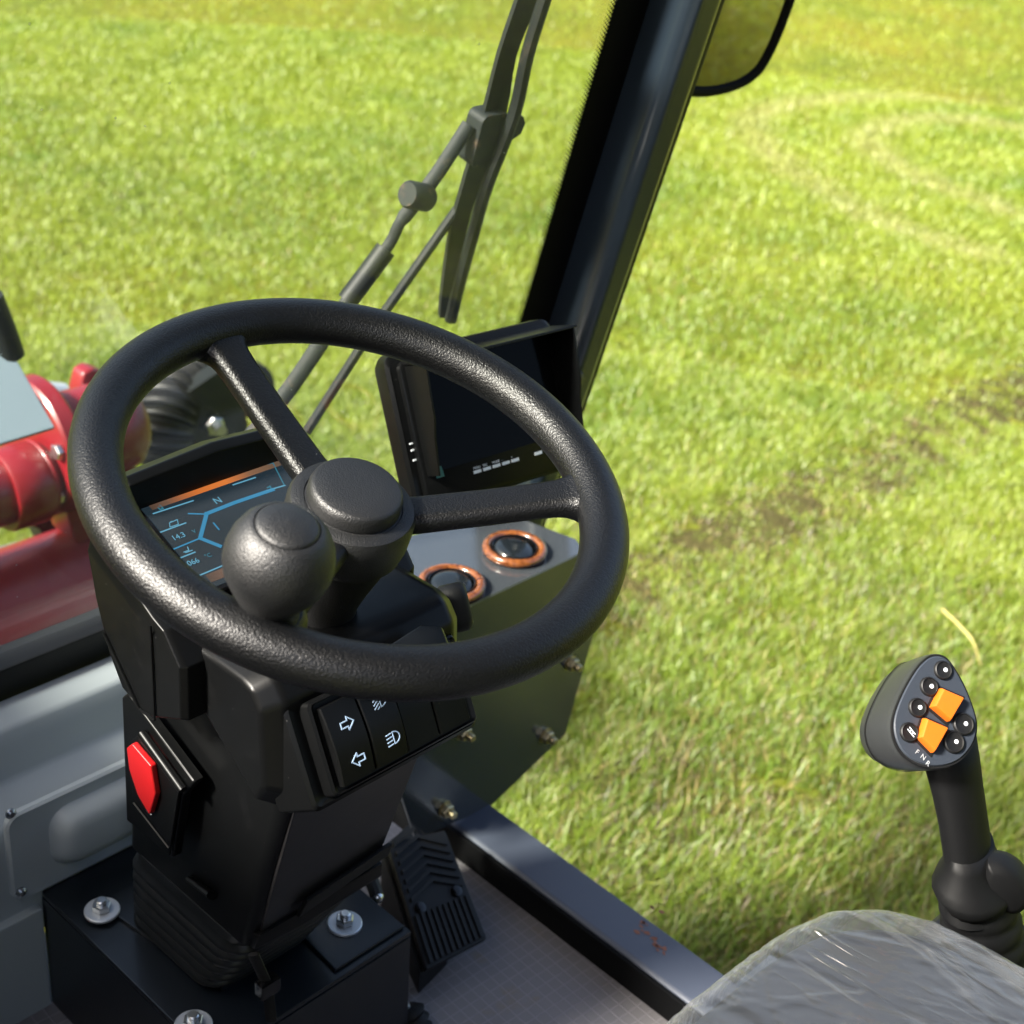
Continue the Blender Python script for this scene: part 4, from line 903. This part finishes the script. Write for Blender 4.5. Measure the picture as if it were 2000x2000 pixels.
# ------------------------------------------------------------------ wiper
def wpt(x, y, off=.035): return onp(x, y, gp(0, .45, off), nrm)
wip = thing('windscreen_wiper', wpt(470, 850), 'black pantograph wiper with two rods outside the windscreen', 'wiper')
obj('main_arm', MB().tube(smoothcurve([wpt(455, 845), wpt(545, 735), wpt(640, 595), wpt(690, 525)], 4), .0085, 10, squash=.6), 'rod', wip)
obj('spring_sleeve', MB().tube([wpt(655, 568), wpt(700, 508), wpt(728, 470)], .0105, 12), 'wiperdark', wip)
obj('upper_arm', MB().tube(smoothcurve([wpt(690, 520), wpt(735, 460), wpt(755, 420), wpt(790, 375), wpt(830, 320), wpt(885, 235)], 4), [.006]*9+[.0075]*12, 10, squash=.7), 'rod', wip)
obj('arm_joint', MB().lathe([(.0115, -.016), (.0135, -.013), (.0135, .013), (.0115, .016)], wpt(788, 370, .028), (wpt(815, 375)-wpt(765, 365)).normalized(), 20), 'rod', wip, ang=40)
obj('guide_rod', MB().tube([wpt(578, 815), wpt(700, 625), wpt(862, 395)], .0052, 10), 'wiperdark', wip)
lf = smoothcurve([wpt(a_, b_, .030) for a_, b_ in ((996, -60), (977, 0), (942, 104), (913, 217), (874, 350), (850, 440), (835, 545), (830, 600))], 3)
rg = smoothcurve([wpt(a_, b_, .030) for a_, b_ in ((1040, -60), (1018, 0), (975, 104), (955, 217), (906, 350), (880, 440), (862, 530), (846, 600))], 3)
obj('blade_holder', MB().loft([[a_, b_, b_+nrm*.007-Vector((.003, 0, 0)), a_+nrm*.007+Vector((.003, 0, 0))] for a_, b_ in zip(lf, rg)]), 'wiperdark', wip, ang=30)
rb_ = smoothcurve([wpt(a_, b_, .016) for a_, b_ in ((1047, -60), (1027, 0), (995, 104), (970, 217), (919, 350), (893, 440), (868, 530), (850, 605))], 4)
obj('rubber_blade', MB().tube(rb_, .0066, 8), 'wiperdark', wip)
cl_ = wpt(910, 255, .034)
obj('blade_clip', MB().loft([[cl_+Vector((p, 0, 0))+Vector((0, -GS, 1)).normalized()*q+nrm*z for p, q in rrect(.036, .056, .008, 4)] for z in (-.012, .010)]), 'rod', wip, .002)
tb = wpt(968, 240, .030); ev = Vector((0, -GS, 1)).normalized()
obj('clip_tab', MB().prism([tb+Vector((a_, 0, 0))+ev*b_ for a_, b_ in ((-.030, .016), (.012, .010), (.018, .002), (.016, -.010), (-.006, -.020), (-.018, -.032), (-.030, -.030))], nrm*.008), 'rod', wip, .002)

# ------------------------------------------------------------------ mirror
mir = thing('side_mirror', (1.55, 1.0, 1.0), 'black framed side mirror beyond the pillar reflecting grass', 'mirror')
YM = 1.0
fr = [(1240, -90), (1230, 120), (1270, 165), (1310, 171), (1345, 170), (1390, 158), (1425, 135), (1448, 100), (1470, 50), (1490, -5), (1520, -90)]
mdir = Vector((-.10, -1, -.22)).normalized(); mp0 = atY(1380, 40, YM)
base = [onp(a_, b_, mp0, mdir) for a_, b_ in fr]; mc = sum(base, Vector())/len(base)
obj('mirror_shell', MB().loft([[mc+(p-mc)*k-mdir*d_ for p in smoothcurve(base, 3)] for k, d_ in ((1.0, .002), (1.0, .012), (.92, .035), (.6, .05))]), 'black', mir, ang=50)
ins = [mc+(p-mc)*.985 for p in base]
mg = [mc+(p-mc)*.99 for p in smoothcurve(base, 3)]
# glass: tilted a little down so that it shows the turf beside the loader
obj('mirror_glass', MB().loft([[p+mdir*.0005 for p in mg], [p+mdir*.0015 for p in mg]]), 'mirror', mir)
M['mframe'] = mat('matt_black_frame', (.002, .002, .0025), .7, spec=.15)
rimp = smoothcurve(base, 4); obj('mirror_frame', MB().tube(rimp, .0068, 10), 'mframe', mir)

# ------------------------------------------------------------------ red front frame, hose and plates in front of the glass
YB = 1.65
def yb(x, y, d=0): return atY(x, y, YB+d)
bm_ = thing('loader_boom', yb(100, 1250), 'glossy red welded boom pivot with two thick tubes before the windscreen', 'boom')
c1 = yb(95, 905); c1b = yb(0, 925)
def xcyl(xa, xb, c, r, bulge=None):
    L_ = xb-xa; pr = [(0, 0), (r*.96, 0), (r, .004), (r, L_-.004), (r*.96, L_), (0, L_)]
    if bulge: pr = [(0, 0), (r*.97, 0), (r, .004), (r, L_-bulge), (r*.95, L_-bulge*.45), (r*.72, L_-bulge*.12), (0, L_)]
    return MB().lathe(pr, (xa, c.y, c.z), (1, 0, 0), 48, caps=False)
rt_ = (yb(20, 862)-yb(20, 985)).length/2*.98
obj('upper_tube', xcyl(.15, c1.x+.02, c1b, rt_), 'red', bm_, ang=40)
obj('weld_collar', xcyl(c1.x-.075, c1.x-.02, c1b+Vector((0, 0, -.002)), rt_+.009), 'red', bm_, ang=40)
cd_ = yb(200, 830); cd_.y += .03; rd = (yb(200, 735)-yb(200, 900)).length/2
obj('pivot_drum', xcyl(cd_.x-.070, cd_.x+.068, cd_, rd, .05), 'red', bm_, ang=40)
obj('pivot_flange', xcyl(cd_.x-.095, cd_.x-.066, cd_+Vector((0, 0, .004)), rd+.030), 'red', bm_, ang=40)
lg = [atY(a_, b_, YB+.08) for a_, b_ in ((150, 735), (158, 705), (175, 695), (195, 700), (205, 730), (200, 790), (150, 790))]
obj('lug', MB().prism(lg, (0, .03, 0)), 'red', bm_, .006, 3)
c2 = yb(90, 1148); r2 = (yb(90, 1022)-yb(90, 1275)).length/2*.93
obj('lower_tube', xcyl(.15, c2.x+.25, c2, r2), 'red', bm_, ang=40)
wb = [yb(a_, b_, -.02) for a_, b_ in ((120, 940), (190, 860), (260, 880), (270, 1060), (180, 1060), (140, 1020))]
obj('web_plate', MB().prism(wb, (0, .06, 0)), 'red', bm_, .006, 3)
obj('lower_plate', MB().prism([yb(a_, b_, .02) for a_, b_ in ((-60, 1215), (240, 1120), (240, 1290), (-60, 1400))], (0, .02, 0)), 'red', bm_, .004)
obj('gap_block', MB().prism([yb(a_, b_, .10) for a_, b_ in ((50, 990), (120, 930), (230, 930), (230, 1040), (95, 1040), (75, 1000))], (0, .05, 0)), 'black', bm_, .006)  # added black block standing in for the dark gap between the tubes
for xx, rr_ in ((cd_.x-.064, rd+.003), (c1.x-.018, rt_+.003)):
    cc_ = cd_ if xx == cd_.x-.064 else c1b
    obj('weld_bead', MB().torus((xx, cc_.y, cc_.z), (1, 0, 0), rr_, .0045, 64, 8), 'red', bm_, ang=180)
for k_ in range(5):
    aa = rad(60+k_*50); q = Vector((cd_.x-.096, cd_.y+(rd+.014)*math.cos(aa), cd_.z+.004+(rd+.014)*math.sin(aa)))
    mb = MB(); hexnut(mb, q, (-1, 0, 0), .011, .009); obj('flange_bolt', mb, 'steel', bm_)
obj('grey_strip', MB().tube([yb(-10, 1042, .06), yb(74, 1018, .06)], .006, 8), 'steelblue', bm_)
pb_ = thing('front_plate', atY(40, 800, 1.5), 'pale bluish grey sheet plate standing before the left of the windscreen', 'plate')
sn = Vector((-.25, -.72, .65)).normalized(); sp0 = atY(40, 800, 1.5)
obj('sheet', MB().prism([onp(a_, b_, sp0, sn) for a_, b_ in ((-80, 640), (22, 662), (104, 806), (-80, 862))], -sn*.012), 'steelblue', pb_, .002)
rdt = thing('black_bar', atY(8, 640, 1.56), 'black bar tip at the left edge above the pale plate', 'bar')
obj('bar', MB().tube([atY(-20, 560, 1.56), atY(4, 620, 1.56), atY(22, 672, 1.56)], .016, 12), 'wiperdark', rdt)
ph = thing('grey_pipe', atY(90, 745, 2.0), 'short grey pipe end lying behind the red flange', 'pipe')
obj('pipe', MB().tube([atY(55, 742, 2.0), atY(118, 748, 2.0)], .022, 16), 'washer', ph)

hose = thing('corrugated_hose', atY(330, 820, 1.78), 'black corrugated hose elbow beside the red drum', 'hose')
hp = smoothcurve([atY(300, 870, 1.75), atY(308, 800, 1.76), atY(325, 745, 1.79), atY(362, 715, 1.84), atY(410, 712, 1.88), atY(470, 735, 1.92)], 22)
hr = [.047+.0045*math.sin(i*1.25*2) for i in range(len(hp))]
obj('hose_body', MB().tube(hp, hr, 20, up=(0, 0, 1)), 'black', hose, ang=80)
vb_ = thing('valve_bracket', atY(410, 800, 1.72), 'dark bracket with a bright bolt behind the left spoke', 'bracket')
obj('bracket_plate', MB().prism([atY(a_, b_, 1.74) for a_, b_ in ((355, 740), (430, 690), (470, 800), (455, 850), (360, 850))], (0, .03, 0)), 'wiperdark', vb_, .004)
mb = MB(); q = atY(402, 800, 1.735); hexnut(mb, q, (-.3, -1, .1), .016, .014); mb.lathe([(.008, 0), (.008, .02)], q+Vector((0, -.012, 0)), (-.3, -1, .1), 12); obj('bolt_head', mb, 'steel', vb_)
